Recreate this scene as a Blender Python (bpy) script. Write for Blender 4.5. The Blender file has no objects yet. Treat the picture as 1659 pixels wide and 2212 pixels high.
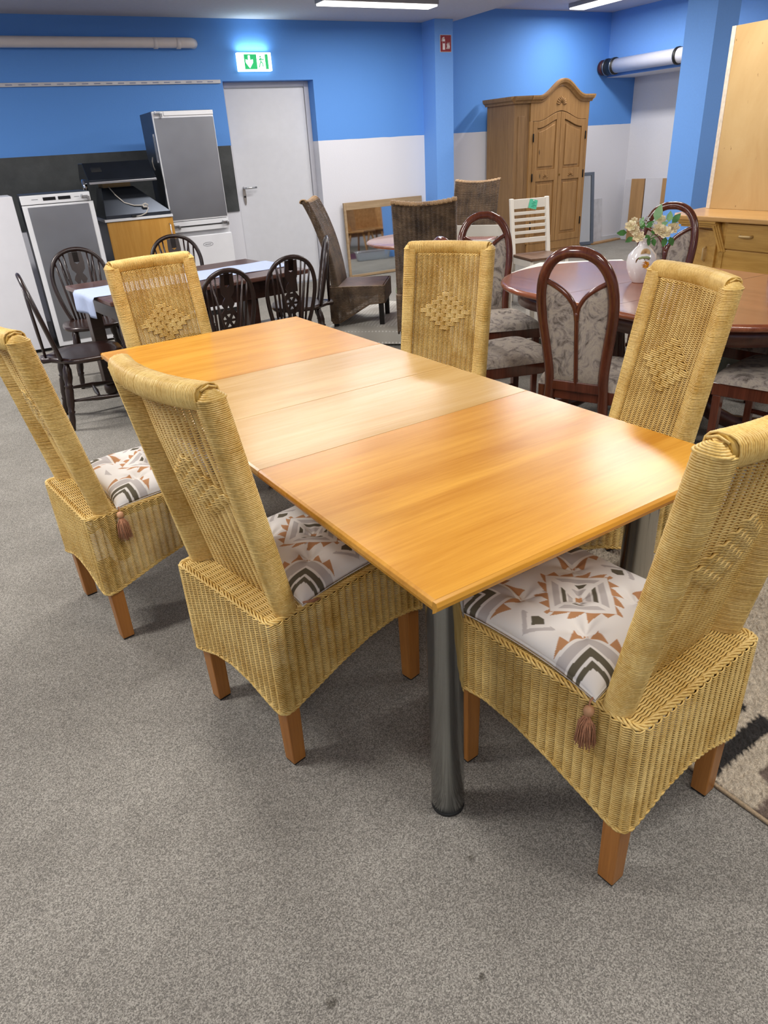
import bpy, bmesh, math, random
import numpy as np
from mathutils import Vector, Matrix
PI=math.pi
SC=bpy.context.scene; COL=SC.collection
# ------------------------------------------------------------------ camera
cam_d=bpy.data.cameras.new('camera'); cam=bpy.data.objects.new('camera',cam_d); COL.objects.link(cam)
cam_d.sensor_fit='HORIZONTAL'; cam_d.sensor_width=36.0; cam_d.lens=36.0*1501.58/1659.0
cam_d.clip_start=0.05; cam_d.clip_end=60
RT=Vector((0.87243988,-0.48561849,-0.05498498)); UP=Vector((0.2688144,0.38286667,0.883828)); FW=Vector((0.40815129,0.78586754,-0.4645694))
cam.matrix_world=Matrix(((RT.x,UP.x,-FW.x,0),(RT.y,UP.y,-FW.y,0),(RT.z,UP.z,-FW.z,1.47),(0,0,0,1)))
SC.camera=cam
# ------------------------------------------------------------------ world, view
SC.view_settings.view_transform='Standard'; SC.view_settings.look='None'
SC.view_settings.gamma=1; SC.view_settings.use_curve_mapping=False
SC.view_settings.exposure=0.0
wd=bpy.data.worlds.new('world'); SC.world=wd; wd.use_nodes=True
wd.node_tree.nodes['Background'].inputs[0].default_value=(0.9,0.93,1,1); wd.node_tree.nodes['Background'].inputs[1].default_value=0.3
LAMP=1.28
# lamps: (x0,x1,y0,y1,z,power)
LAMPS=[(3.40,4.67,7.12,7.32,2.74,26),(7.16,7.41,6.55,8.02,2.90,34),(4.35,4.6,3.35,4.4,2.74,27),(1.75,3.0,6.15,6.40,2.74,22),
       (0.3,1.6,3.3,3.55,2.74,32),(-1.9,-0.6,2.0,2.3,2.74,42),(1.2,1.5,-0.6,0.7,2.74,30),(-1.9,-0.6,5.6,5.85,2.74,84),(6.8,7.1,2.6,3.9,2.90,28),(4.4,4.7,-0.6,0.7,2.74,26),(-1.6,-0.4,-1.6,-1.3,2.74,26),(5.0,5.25,5.3,6.5,2.74,26)]  # last lamp is added to brighten the free-standing blue pillar
for i,(x0,x1,y0,y1,z,p) in enumerate(LAMPS):
    ld=bpy.data.lights.new('lamp_light','AREA'); ld.shape='RECTANGLE'; ld.size=x1-x0-.04; ld.size_y=y1-y0-.04
    ld.energy=p*LAMP; ld.color=(1.0,0.965,0.93)
    lo=bpy.data.objects.new('lamp_light',ld); COL.objects.link(lo); lo.location=((x0+x1)/2,(y0+y1)/2,z-.066)

# ------------------------------------------------------------------ helpers
def lin(h):
    if isinstance(h,str):
        h=h.lstrip('#'); c=[int(h[i:i+2],16)/255 for i in (0,2,4)]
    else: c=[v/255 for v in h]
    return tuple(v/12.92 if v<=.04045 else ((v+.055)/1.055)**2.4 for v in c)
MATS={}
def pmat(name,rough=.5,metal=0,coat=0,spec=.5,**kw):
    m=bpy.data.materials.new(name); m.use_nodes=True; nt=m.node_tree; b=nt.nodes['Principled BSDF']
    b.inputs['Roughness'].default_value=rough; b.inputs['Metallic'].default_value=metal
    b.inputs['Coat Weight'].default_value=coat; b.inputs['Coat Roughness'].default_value=.12
    b.inputs['Specular IOR Level'].default_value=spec
    return m,nt,b
def coords(nt,scale,obj=True,rot=(0,0,0)):
    tc=nt.nodes.new('ShaderNodeTexCoord'); mp=nt.nodes.new('ShaderNodeMapping')
    nt.links.new(tc.outputs['Object'],mp.inputs[0]); mp.inputs['Scale'].default_value=scale; mp.inputs['Rotation'].default_value=rot
    return mp
def noise(nt,vec,scale,detail=3,rough=.5,dist=0):
    n=nt.nodes.new('ShaderNodeTexNoise'); n.inputs['Scale'].default_value=scale; n.inputs['Detail'].default_value=detail
    n.inputs['Roughness'].default_value=rough; n.inputs['Distortion'].default_value=dist
    if vec is not None: nt.links.new(vec,n.inputs['Vector'])
    return n
def ramp(nt,fac,stops):
    r=nt.nodes.new('ShaderNodeValToRGB'); el=r.color_ramp.elements
    while len(el)<len(stops): el.new(.5)
    for e,(p,c) in zip(el,stops): e.position=p; e.color=(*c[:3],1)
    nt.links.new(fac,r.inputs[0]); return r
def bump(nt,b,fac,strength,dist=.002):
    n=nt.nodes.new('ShaderNodeBump'); n.inputs['Strength'].default_value=strength; n.inputs['Distance'].default_value=dist
    nt.links.new(fac,n.inputs['Height']); nt.links.new(n.outputs[0],b.inputs['Normal'])
def mat(name,col,rough=.5,metal=0,coat=0,var=0.06,scale=12,stretch=(1,1,1),bmp=0,bd=.002,spec=.5,detail=3):
    """plain surface with slight procedural variation"""
    if name in MATS: return MATS[name]
    m,nt,b=pmat(name,rough,metal,coat,spec); c=lin(col)
    mp=coords(nt,stretch); n=noise(nt,mp.outputs[0],scale,detail)
    lo=tuple(max(0,v*(1-var*2)) for v in c); hi=tuple(min(1,v*(1+var*2)) for v in c)
    r=ramp(nt,n.outputs[0],[(.3,lo),(.7,hi)]); nt.links.new(r.outputs[0],b.inputs['Base Color'])
    if bmp: bump(nt,b,n.outputs[0],bmp,bd)
    MATS[name]=m; return m
def wood(name,c1,c2,axis=0,scale=6,rough=.35,coat=0,knots=False,stretch=14,spec=.5):
    if name in MATS: return MATS[name]
    m,nt,b=pmat(name,rough,0,coat,spec); s=[stretch]*3; s[axis]=1.0
    mp=coords(nt,tuple(s)); n=noise(nt,mp.outputs[0],scale*.35,6,.6,.6)
    mp2=coords(nt,tuple(v*4 if v>1 else 1.5 for v in s)); n2=noise(nt,mp2.outputs[0],scale,4,.6)
    mx=nt.nodes.new('ShaderNodeMath'); mx.operation='MULTIPLY_ADD'; mx.inputs[1].default_value=.45
    nt.links.new(n2.outputs[0],mx.inputs[0]); nt.links.new(n.outputs[0],mx.inputs[2])
    c1=lin(c1); c2=lin(c2)
    r=ramp(nt,mx.outputs[0],[(.50,c1),(.92,c2)])
    out=r.outputs[0]
    if knots:
        v=nt.nodes.new('ShaderNodeTexVoronoi'); v.inputs['Scale'].default_value=3.2; mk=coords(nt,tuple(.6 if i==axis else 2.0 for i in range(3))); nt.links.new(mk.outputs[0],v.inputs['Vector'])
        kr=ramp(nt,v.outputs['Distance'],[(.03,(1,1,1)),(.075,(0,0,0))])
        mix=nt.nodes.new('ShaderNodeMix'); mix.data_type='RGBA'; nt.links.new(kr.outputs[0],mix.inputs[0]); nt.links.new(out,mix.inputs[6]); mix.inputs[7].default_value=(*[x*.3 for x in c1],1); out=mix.outputs[2]
    nt.links.new(out,b.inputs['Base Color']); bump(nt,b,n2.outputs[0],.08,.001)
    MATS[name]=m; return m
def emit(name,col,st):
    if name in MATS: return MATS[name]
    m,nt,b=pmat(name,.5); b.inputs['Base Color'].default_value=(*lin(col),1); b.inputs['Emission Color'].default_value=(*lin(col),1); b.inputs['Emission Strength'].default_value=st
    MATS[name]=m; return m

class MB:
    def __init__(s): s.V=[]; s.F=[]; s.S=[]; s.M=[]; s.n=0; s.mi=0
    def add(s,V,F,smooth=False):
        V=np.asarray(V,float).reshape(-1,3); 
        if isinstance(F,np.ndarray): F=F.tolist()
        o=s.n; s.V.append(V); s.n+=len(V)
        s.F+= [[i+o for i in f] for f in F]; s.S+=[smooth]*len(F); s.M+=[s.mi]*len(F)
        return s
    def box(s,c,d,rz=0,rx=0,ry=0,taper=1):
        x,y,z=[v/2 for v in d]; V=[]
        for k in (-1,1):
            t=taper if k<0 else 1
            V+= [(-x*t,-y*t,k*z),(x*t,-y*t,k*z),(x*t,y*t,k*z),(-x*t,y*t,k*z)]
        R=(Matrix.Rotation(rz,3,'Z')@Matrix.Rotation(ry,3,'Y')@Matrix.Rotation(rx,3,'X'))
        V=[R@Vector(v)+Vector(c) for v in V]
        return s.add([tuple(v) for v in V],[(0,3,2,1),(4,5,6,7),(0,1,5,4),(1,2,6,5),(2,3,7,6),(3,0,4,7)])
    def bb(s,x0,x1,y0,y1,z0,z1): return s.box(((x0+x1)/2,(y0+y1)/2,(z0+z1)/2),(x1-x0,y1-y0,z1-z0))
    def tube(s,P,r,n=8,cap=True,closed=False,up=None,ell=1.0,smooth=True):
        P=[Vector(p) for p in P]; N=len(P); r=[r]*N if not hasattr(r,'__len__') else list(r)
        T=[]
        for i in range(N):
            a=P[(i-1)%N] if (closed or i>0) else P[0]; b=P[(i+1)%N] if (closed or i<N-1) else P[-1]
            t=b-a; T.append(t.normalized() if t.length>1e-9 else Vector((0,0,1)))
        u=Vector(up) if up else (Vector((0,0,1)) if abs(T[0].z)<.9 else Vector((1,0,0)))
        V=[]
        for i in range(N):
            if up: u=Vector(up)
            a=T[i].cross(u)
            if a.length<1e-6: a=T[i].cross(Vector((1,0.1,0)))
            a.normalize(); bb=a.cross(T[i]).normalized(); u=bb
            for k in range(n):
                th=2*PI*(k+.5)/n; V.append(tuple(P[i]+a*(math.cos(th)*r[i])+bb*(math.sin(th)*r[i]*ell)))
        F=[]
        M=N if closed else N-1
        for i in range(M):
            j=(i+1)%N
            for k in range(n):
                l=(k+1)%n; F.append((i*n+k,i*n+l,j*n+l,j*n+k))
        s.add(V,F,smooth)
        if cap and not closed:
            o=s.n-len(V); s.F.append([o+k for k in reversed(range(n))]); s.F.append([o+(N-1)*n+k for k in range(n)]); s.S+=[False,False]; s.M+=[s.mi]*2
        return s
    def lathe(s,prof,c=(0,0,0),n=20,axis=None,smooth=True):
        V=[];N=len(prof)
        for r,z in prof:
            for k in range(n):
                a=2*PI*k/n; V.append(Vector((r*math.cos(a),r*math.sin(a),z)))
        if axis is not None:
            q=Vector((0,0,1)).rotation_difference(Vector(axis).normalized()); V=[q@v for v in V]
        V=[tuple(v+Vector(c)) for v in V]
        F=[(i*n+k,i*n+(k+1)%n,(i+1)*n+(k+1)%n,(i+1)*n+k) for i in range(N-1) for k in range(n)]
        s.add(V,F,smooth); o=s.n-len(V)
        s.F+= [[o+k for k in reversed(range(n))],[o+(N-1)*n+k for k in range(n)]]; s.S+=[False,False]; s.M+=[s.mi]*2
        return s
    def prism(s,poly,a,b,axis=2,smooth=False):
        """poly 2D list extruded along axis from a to b; 2D coords are the remaining axes in cyclic order"""
        n=len(poly); V=[]
        for t in (a,b):
            for p,q in poly:
                v=[0,0,0]; v[axis]=t; v[(axis+1)%3]=p; v[(axis+2)%3]=q; V.append(v)
        F=[list(reversed(range(n))),[n+i for i in range(n)]]; s.add(V,F,False); o=s.n-2*n
        for i in range(n):
            j=(i+1)%n; s.F.append([o+i,o+j,o+n+j,o+n+i]); s.S.append(smooth); s.M.append(s.mi)
        return s
    def grid(s,fn,nu,nv,smooth=True,closeu=False):
        V=[fn(i/nu,j/nv) for j in range(nv+1) for i in range(nu+(0 if closeu else 1))]
        w=nu if closeu else nu+1; F=[]
        for j in range(nv):
            for i in range(nu):
                k=(i+1)%w if closeu else i+1; F.append((j*w+i,j*w+k,(j+1)*w+k,(j+1)*w+i))
        return s.add(V,F,smooth)
    def build(s,name,mats,parent=None,loc=None,rz=0,bevel=0,segs=2,**props):
        me=bpy.data.meshes.new(name)
        V=np.concatenate(s.V) if s.V else np.zeros((0,3))
        me.from_pydata(V.tolist(),[],s.F)
        me.polygons.foreach_set('use_smooth',s.S); 
        if not isinstance(mats,(list,tuple)): mats=[mats]
        for m in mats: me.materials.append(m)
        if len(mats)>1: me.polygons.foreach_set('material_index',s.M)
        me.update()
        return mobj(name,me,parent,loc,rz,bevel,segs,**props)
def mobj(name,me,parent=None,loc=None,rz=0,bevel=0,segs=2,**props):
    o=bpy.data.objects.new(name,me); COL.objects.link(o)
    if parent: o.parent=parent
    if loc: o.location=loc
    if rz: o.rotation_euler=(0,0,rz)
    if bevel:
        b=o.modifiers.new('bevel','BEVEL'); b.width=bevel; b.segments=segs; b.limit_method='ANGLE'; b.angle_limit=math.radians(40)
    for k,v in props.items(): o[k]=v
    return o
def tag(o,label=None,cat=None,group=None,kind=None):
    if label: o['label']=label
    if cat: o['category']=cat
    if group: o['group']=group
    if kind: o['kind']=kind
    return o
def thing(name,label,cat,loc=(0,0,0),rz=0,group=None,kind=None,rx=0,ry=0):
    o=bpy.data.objects.new(name,None); COL.objects.link(o); o.location=loc; o.rotation_euler=(rx,ry,rz); o.empty_display_size=.1
    return tag(o,label,cat,group,kind)
def dup(root,loc,rz,label,group=None,rx=0,ry=0,skip=()):
    r=root.copy(); COL.objects.link(r); r.location=loc; r.rotation_euler=(rx,ry,rz); r['label']=label
    if group: r['group']=group
    elif 'group' in r: del r['group']
    def rec(src,dst):
        for ch in list(src.children):
            if ch.name.split('.')[0] in skip: continue
            c=ch.copy(); COL.objects.link(c); c.parent=dst; rec(ch,c)
    rec(root,r); return r
def plate(outlines,th,res=1):
    """filled 2D outlines (holes allowed) -> verts, faces in XY, thickness along Z"""
    cu=bpy.data.curves.new('tmp','CURVE'); cu.dimensions='2D'; cu.fill_mode='BOTH'; cu.extrude=th/2
    for ol in outlines:
        sp=cu.splines.new('POLY'); sp.points.add(len(ol)-1); sp.use_cyclic_u=True
        for p,(x,y) in zip(sp.points,ol): p.co=(x,y,0,1)
    o=bpy.data.objects.new('tmp',cu); COL.objects.link(o); dg=bpy.context.evaluated_depsgraph_get(); dg.update()
    me=bpy.data.meshes.new_from_object(o.evaluated_get(dg)); V=np.array([v.co[:] for v in me.vertices]); F=[list(p.vertices) for p in me.polygons]
    bpy.data.objects.remove(o); bpy.data.curves.remove(cu); bpy.data.meshes.remove(me)
    return V,F
TY=math.radians(4.82)
def TW(x,y,z=0):
    c,s=math.cos(TY),math.sin(TY); return (x*c-y*s,x*s+y*c,z)
def circ(cx,cy,rx,ry=None,n=16,a0=0,a1=2*PI):
    ry=rx if ry is None else ry
    return [(cx+rx*math.cos(a0+(a1-a0)*i/n),cy+ry*math.sin(a0+(a1-a0)*i/n)) for i in range(n)]
def strands(mb,P,N,r,mask=None,n=4,closed=False):
    """many tubes at once. P (R,S,3) centre lines, N (R,S,3) surface normals"""
    P=np.asarray(P,float); N=np.asarray(N,float); R,S=P.shape[:2]
    T=(np.roll(P,-1,1)-np.roll(P,1,1)) if closed else np.gradient(P,axis=1)
    T/=np.linalg.norm(T,axis=2,keepdims=True)+1e-12
    B=np.cross(T,N); B/=np.linalg.norm(B,axis=2,keepdims=True)+1e-12; N2=np.cross(B,T)
    r=np.broadcast_to(np.asarray(r,float),(R,S))[...,None]
    ring=[P+r*(math.cos(2*PI*(k+.5)/n)*N2+math.sin(2*PI*(k+.5)/n)*B) for k in range(n)]
    V=np.stack(ring,2).reshape(-1,3)
    idx=np.arange(R*S*n).reshape(R,S,n)
    a=idx; b=np.roll(idx,-1,1); 
    ok=np.ones((R,S),bool) if mask is None else np.asarray(mask,bool)
    ok2=ok&np.roll(ok,-1,1)
    if not closed: ok2=ok2.copy(); ok2[:,-1]=False
    F=[]
    for k in range(n):
        l=(k+1)%n
        F.append(np.stack([a[:,:,k],a[:,:,l],b[:,:,l],b[:,:,k]],-1)[ok2])
    F=np.concatenate(F)
    # drop unused verts
    used=np.unique(F); mp=np.full(len(V),-1); mp[used]=np.arange(len(used))
    mb.add(V[used],mp[F],True)
# ------------------------------------------------------------------ the room
def paint_mat(name,split,blue='#3b80dc',white='#d9dade'):
    m,nt,b=pmat(name,.75); mp=coords(nt,(1,1,1)); sx=nt.nodes.new('ShaderNodeSeparateXYZ'); nt.links.new(mp.outputs[0],sx.inputs[0])
    n=noise(nt,mp.outputs[0],6,2); ad=nt.nodes.new('ShaderNodeMath'); ad.operation='MULTIPLY_ADD'; ad.inputs[1].default_value=.008; nt.links.new(n.outputs[0],ad.inputs[0]); nt.links.new(sx.outputs[2],ad.inputs[2])
    g=nt.nodes.new('ShaderNodeMath'); g.operation='GREATER_THAN'; g.inputs[1].default_value=split; nt.links.new(ad.outputs[0],g.inputs[0])
    mx=nt.nodes.new('ShaderNodeMix'); mx.data_type='RGBA'; nt.links.new(g.outputs[0],mx.inputs[0]); mx.inputs[6].default_value=(*lin(white),1); mx.inputs[7].default_value=(*lin(blue),1)
    nt.links.new(mx.outputs[2],b.inputs['Base Color']); n2=noise(nt,mp.outputs[0],90,3); bump(nt,b,n2.outputs[0],.25,.003); return m
M_PAINT=paint_mat('wall_paint_two_tone',1.575,'#5b94de','#dcdce2')
M_BLUE=mat('blue_paint','#6c9fe4',.75,var=.01,scale=80,bmp=.2,bd=.003)
M_WHITE=mat('white_wall_paint','#dcdce2',.8,var=.01,scale=80,bmp=.2,bd=.003)
M_CEIL=mat('ceiling_paint','#bdbcc4',.9,var=.015,scale=30,bmp=.15,bd=.003)
STAINS=[(.203,.749,.014),(.247,.770,.009),(.617,.865,.009),(.485,.638,.009),(.18,.71,.010)]
def carpet_mat():
    m,nt,b=pmat('grey_carpet',.95,spec=.1); mp=coords(nt,(1,1,1))
    n=nt.nodes.new('ShaderNodeTexVoronoi'); n.inputs['Scale'].default_value=430; nt.links.new(mp.outputs[0],n.inputs['Vector']); sr=nt.nodes.new('ShaderNodeSeparateColor'); nt.links.new(n.outputs['Color'],sr.inputs[0]); n=sr; n2=noise(nt,mp.outputs[0],3.2,5,.65); n3=noise(nt,mp.outputs[0],70,3,.6)
    r=ramp(nt,n.outputs[0],[(.0,lin('#64615c')),(.5,lin('#86827b')),(1.0,lin('#aaa69d'))])
    r2=ramp(nt,n2.outputs[0],[(.3,(.86,.855,.85)),(.7,(1.1,1.1,1.1))])
    # stains: a few dark smudges with their own shape
    n4=noise(nt,mp.outputs[0],1.7,6,.7); r3=ramp(nt,n4.outputs[0],[(.26,(.6,.6,.58)),(.33,(1,1,1))])
    a=nt.nodes.new('ShaderNodeMix'); a.data_type='RGBA'; a.blend_type='MULTIPLY'; a.inputs[0].default_value=1; nt.links.new(r.outputs[0],a.inputs[6]); nt.links.new(r2.outputs[0],a.inputs[7])
    c=nt.nodes.new('ShaderNodeMix'); c.data_type='RGBA'; c.blend_type='MULTIPLY'; c.inputs[0].default_value=1; nt.links.new(a.outputs[2],c.inputs[6]); nt.links.new(r3.outputs[0],c.inputs[7])
    cur=c.outputs[2]
    for (sx_,sy_,sr_) in STAINS:
        vm=nt.nodes.new('ShaderNodeVectorMath'); vm.operation='DISTANCE'; nt.links.new(mp.outputs[0],vm.inputs[0]); vm.inputs[1].default_value=(sx_,sy_,0)
        nz=noise(nt,mp.outputs[0],38,4,.7); ma=nt.nodes.new('ShaderNodeMath'); ma.operation='MULTIPLY_ADD'; ma.inputs[1].default_value=sr_*5; nt.links.new(nz.outputs[0],ma.inputs[0]); nt.links.new(vm.outputs['Value'],ma.inputs[2])
        rs_=ramp(nt,ma.outputs[0],[(sr_*2.6,(.45,.44,.42)),(sr_*3.4,(1,1,1))]); mm=nt.nodes.new('ShaderNodeMix'); mm.data_type='RGBA'; mm.blend_type='MULTIPLY'; mm.inputs[0].default_value=1; nt.links.new(cur,mm.inputs[6]); nt.links.new(rs_.outputs[0],mm.inputs[7]); cur=mm.outputs[2]
    nt.links.new(cur,b.inputs['Base Color'])
    ad=nt.nodes.new('ShaderNodeMath'); ad.operation='ADD'; nt.links.new(n.outputs[0],ad.inputs[0]); nt.links.new(n.outputs[0],ad.inputs[1]); bump(nt,b,ad.outputs[0],.25,.0015); return m
X0,X1,Y0,Y1=-3.4,8.86,-3.2,8.45
MB().bb(X0-.1,X1+.1,Y0-.1,Y1+.1,-.1,0).build('floor',carpet_mat(),kind='structure')
# ceiling: low on the left, a sloped step, higher on the right
MB().prism([(2.74,X0-.1),(2.74,5.66),(2.90,6.28),(2.90,X1+.1),(3.05,X1+.1),(3.05,X0-.1)],Y0-.1,Y1+.1,axis=1).build('ceiling',M_CEIL,kind='structure')
w=MB(); DX0,DX1,DZ=2.765,3.825,2.185
w.bb(X0,DX0,Y1,Y1+.2,0,3.0); w.bb(DX1,X1,Y1,Y1+.2,0,3.0); w.bb(DX0,DX1,Y1,Y1+.2,DZ,3.0)
w.build('wall_back',M_PAINT,kind='structure')
MB().bb(X1,X1+.1,Y0,Y1,0,3.0).build('wall_right',M_WHITE,kind='structure')
MB().bb(X0-.1,X0,Y0,Y1,0,3.0).build('wall_left',M_PAINT,kind='structure')
MB().bb(X0,X1,Y0-.1,Y0,0,3.0).build('wall_front',M_PAINT,kind='structure')
w=MB(); w.bb(8.32,X1,Y0,Y1,2.155,2.9); w.mi=1; w.bb(8.322,X1,Y0,Y1,2.148,2.155)
w.build('trim_1',[M_BLUE,M_WHITE],kind='structure')
MB().bb(5.29,5.545,8.17,Y1,0,2.745).build('trim_2',M_BLUE,kind='structure')
MB().box((6.62,5.42,1.47),(.33,.33,2.94),rz=math.radians(2)).build('trim_3',M_BLUE,kind='structure')
# thin baseboards
M_BASE=mat('baseboard_white','#cfd0d4',.5,var=.01)
for a,b in ((X0,DX0),(DX1,5.29),(5.545,X1)): pass
w=MB(); w.bb(5.545,X1,Y1-.012,Y1,0,.06); w.bb(DX1+.01,5.29,Y1-.012,Y1,0,.06); w.build('baseboard_back',M_BASE,kind='structure')
MB().bb(X1-.012,X1,Y0,Y1-.012,0,.06).build('baseboard_right',M_BASE,kind='structure')
# dark splashback strip over the old worktop line
m,nt,b=pmat('slate_splashback',.45); mp=coords(nt,(1,1,1)); n=noise(nt,mp.outputs[0],3,6,.7); n2=noise(nt,mp.outputs[0],40,4)
r=ramp(nt,n.outputs[0],[(.3,lin('#2c2f30')),(.75,lin('#4d5050'))]); nt.links.new(r.outputs[0],b.inputs['Base Color']); bump(nt,b,n2.outputs[0],.1,.001)
MB().bb(X0,2.755,Y1-.014,Y1,.905,1.575).build('trim_4',m,kind='structure')
# door
M_DOOR=mat('door_lacquer','#d2d3d8',.4,var=.01); M_STEEL=mat('brushed_steel','#b9babc',.3,1,var=.02)
d=thing('door_1',None,None,((DX0+DX1)/2,Y1+.15,0),kind='structure')
hw=(DX1-DX0)/2
f=MB(); t=.055
f.bb(-hw,-hw+t,-.005,.05,0,DZ); f.bb(hw-t,hw,-.005,.05,0,DZ); f.bb(-hw+t,hw-t,-.005,.05,DZ-t,DZ); f.build('door_frame',mat('door_frame_paint','#c5c5cc',.45,var=.01),d,bevel=.004)
MB().bb(-hw+t+.004,hw-t-.004,.012,.05,.006,DZ-t-.006).build('door_leaf',M_DOOR,d,bevel=.003)
h=MB(); h.tube([(-hw+.13,.01,1.13),(-hw+.13,-.045,1.13),(-hw+.15,-.055,1.13),(-hw+.27,-.055,1.132)],.0105,10); h.build('door_handle',M_STEEL,d)
h=MB(); h.prism([(x,z) for x,z in [(1.05+.10*math.sin(a),-hw+.13+.019*math.cos(a)) for a in [2*PI*i/20 for i in range(20)]]],.002,.012,axis=1); h.build('lock_plate',M_STEEL,d)
MB().lathe([(.011,0),(.011,.008)],(-hw+.13,0,1.04),12,axis=(0,-1,0)).build('lock_cylinder',mat('dark_metal','#3b3b3d',.4,1,var=.02),d)
# ceiling lamps
M_HOUS=mat('lamp_housing','#9b9ca0',.5,var=.02); M_DIFF=emit('lamp_diffuser','#fffaf2',3.2)
LAB=['long ceiling lamp at the top centre of the photo near the blue wall pillar','ceiling lamp high above the pine wardrobe near the right wall']
LAB+= ['ceiling lamp above the %s, out of the photo'%s for s in ('oval mahogany table','narrow dark refectory table','wicker chair row on the left','left part of the hall','near end of the hall','back left corner','right wall side','near right part of the hall','near left corner','space between wardrobe and oval table, added to brighten the blue pillar')]
for (x0,x1,y0,y1,z,p),lab in zip(LAMPS,LAB):
    t=thing('ceiling_lamp',lab,'ceiling lamp',((x0+x1)/2,(y0+y1)/2,z),group='linear ceiling lamps')
    hx,hy=(x1-x0)/2,(y1-y0)/2
    q=MB(); q.bb(-hx,hx,-hy,hy,-.045,0); q.build('lamp_housing',M_HOUS,t,bevel=.004)
    MB().bb(-hx+.012,hx-.012,-hy+.012,hy-.012,-.06,-.045).build('diffuser',M_DIFF,t)
# ------------------------------------------------------------------ wall fittings
M_PLAST=mat('white_plastic','#e4e5e8',.35,var=.01); M_PIPEW=mat('warm_white_pipe','#d8cfcb',.35,var=.01); M_BLK=mat('black_rubber','#161718',.5,var=.05)
t=thing('wall_pipe','white pipe running along the blue wall above the fridges','pipe',(0,8.37,2.515))
MB().tube([(X0+.02,0,0),(2.40,0,0),(2.47,.012,0),(2.505,.06,0)],.046,16).build('pipe_run',M_PIPEW,t)
for x in (2.1,2.33): MB().lathe([(.05,-.02),(.05,.02)],(x,0,-.004),16,axis=(1,0,0)).build('pipe_sleeve',M_PIPEW,t)
t=thing('cable_rail','thin perforated white rail on the blue wall left of the door','rail',(0,8.44,2.18))
q=MB(); q.bb(X0+.02,2.74,-.012,.008,-.017,.017); q.build('rail_profile',mat('rail_paint','#c4c3c6',.5,.3,var=.05,scale=8),t,bevel=.002)
q=MB(); x=-1.2
while x<2.7: q.bb(x,x+.06,-.0135,-.0115,-.006,.004); x+=.115
q.build('slot',mat('slot_dark','#8d92a8',.7),t,kind='stuff')
# exit sign
M_EWHITE=emit('sign_light_white','#e6fff2',2.6); M_EGREEN=emit('sign_light_green','#00a55a',.85)
t=thing('exit_sign','lit green emergency exit sign with down arrow and running figure above door','exit sign',(3.14,8.45,2.352))
MB().bb(-.19,.19,-.055,0,-.085,.085).build('sign_housing',M_EWHITE,t,bevel=.006)
MB().bb(-.12,.15,-.0575,-.0552,-.068,.068).build('sign_face',M_EGREEN,t)
V,F=plate([[(-.010,.056),(.010,.056),(.010,.012),(.040,.022),(.040,-.006),(0,-.058),(-.040,-.006),(-.040,.022),(-.010,.012)]],.001)
q=MB(); q.add([(x-.065,-.0582,z) for x,z,_ in V],F); q.bb(.02,.115,-.0585,-.0576,-.066,.066)
q.build('arrow',M_EWHITE,t)
q=MB(); q.prism([(.045+z,.062+x) for x,z in circ(0,0,.009,n=12)],-.0600,-.0586,axis=1)
for p in ([(.062,.032),(.066,.0)],[(.066,.0),(.085,-.018),(.083,-.045)],[(.066,0),(.052,-.022),(.04,-.052)],[(.062,.03),(.085,.018),(.1,.022)],[(.062,.03),(.046,.012)]):
    q.tube([(x,-.0592,z) for x,z in p],.0052,6)
q.build('running_figure',M_EGREEN,t)
ld=bpy.data.lights.new('sign_glow','AREA'); ld.shape='RECTANGLE'; ld.size=.34; ld.size_y=.03; ld.energy=1.2; ld.color=(.75,.95,1); lo=bpy.data.objects.new('sign_glow',ld); COL.objects.link(lo); lo.location=(3.14,8.40,2.45); lo.rotation_euler=(PI,0,0)
# extinguisher sign
t=thing('fire_sign','small dark red fire extinguisher sign on the blue pillar','sign',(5.44,8.17,2.50))
MB().bb(-.078,.078,-.006,0,-.085,.085).build('sign_plate',mat('sign_edge','#d8cfc8',.5,var=.01),t)
MB().bb(-.074,.074,-.0075,-.006,-.081,.081).build('sign_field',mat('sign_red','#8c1f24',.4,var=.01),t)
q=MB(); q.bb(-.045,-.012,-.009,-.0075,-.062,.035); q.prism([(.035+z,-.0285+x) for x,z in circ(0,0,.0165,.014,12,0,PI)]+[(.035,-.045)],-.009,-.0075,axis=1)
q.bb(-.034,-.022,-.009,-.0075,.045,.064); q.tube([(-.022,-.0085,.06),(-.05,-.0085,.052),(-.056,-.0085,.02)],.004,6)
for i in range(3): q.tube([(.008+i*.018,-.0085,-.055),(.022+i*.014,-.0085,-.03),(.014+i*.015,-.0085,-.01),(.03+i*.011,-.0085,.012)],[.006,.006,.005,.001],6)
q.build('pictogram',mat('sign_white','#e8dcd8',.5,var=.01),t)
q=MB(); q.bb(-.043,-.014,-.0096,-.0089,.0,.02); q.build('pictogram_label',mat('sign_red','#8c1f24',.4),t)
# drain pipe on the boxed-in beam
t=thing('drain_pipe','thick white drain pipe along the boxed beam on the right wall','pipe',(8.2,0,2.265))
MB().tube([(0,Y0+.02,0),(0,8.2,0)],.085,20).build('pipe_run',mat('grey_white_pvc','#dbdbe4',.3,var=.01),t)
q=MB(); q.lathe([(.07,8.17),(.1,8.18),(.1,8.24),(.094,8.25),(.094,8.30),(.1,8.31),(.1,8.35),(.07,8.36)],(0,0,0),20,axis=(0,1,0)); q.build('rubber_coupling',M_BLK,t)
MB().lathe([(.1035,8.20),(.1035,8.212)],(0,0,0),20,axis=(0,1,0)).build('steel_band',M_STEEL,t); MB().lathe([(.1035,8.325),(.1035,8.337)],(0,0,0),20,axis=(0,1,0)).build('steel_band',M_STEEL,t)
MB().lathe([(.092,8.36),(.092,8.43),(.08,8.445)],(0,0,0),20,axis=(0,1,0)).build('pipe_stub',mat('maroon_iron','#3c1517',.5,var=.05),t,label='dark maroon pipe stub')
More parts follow.
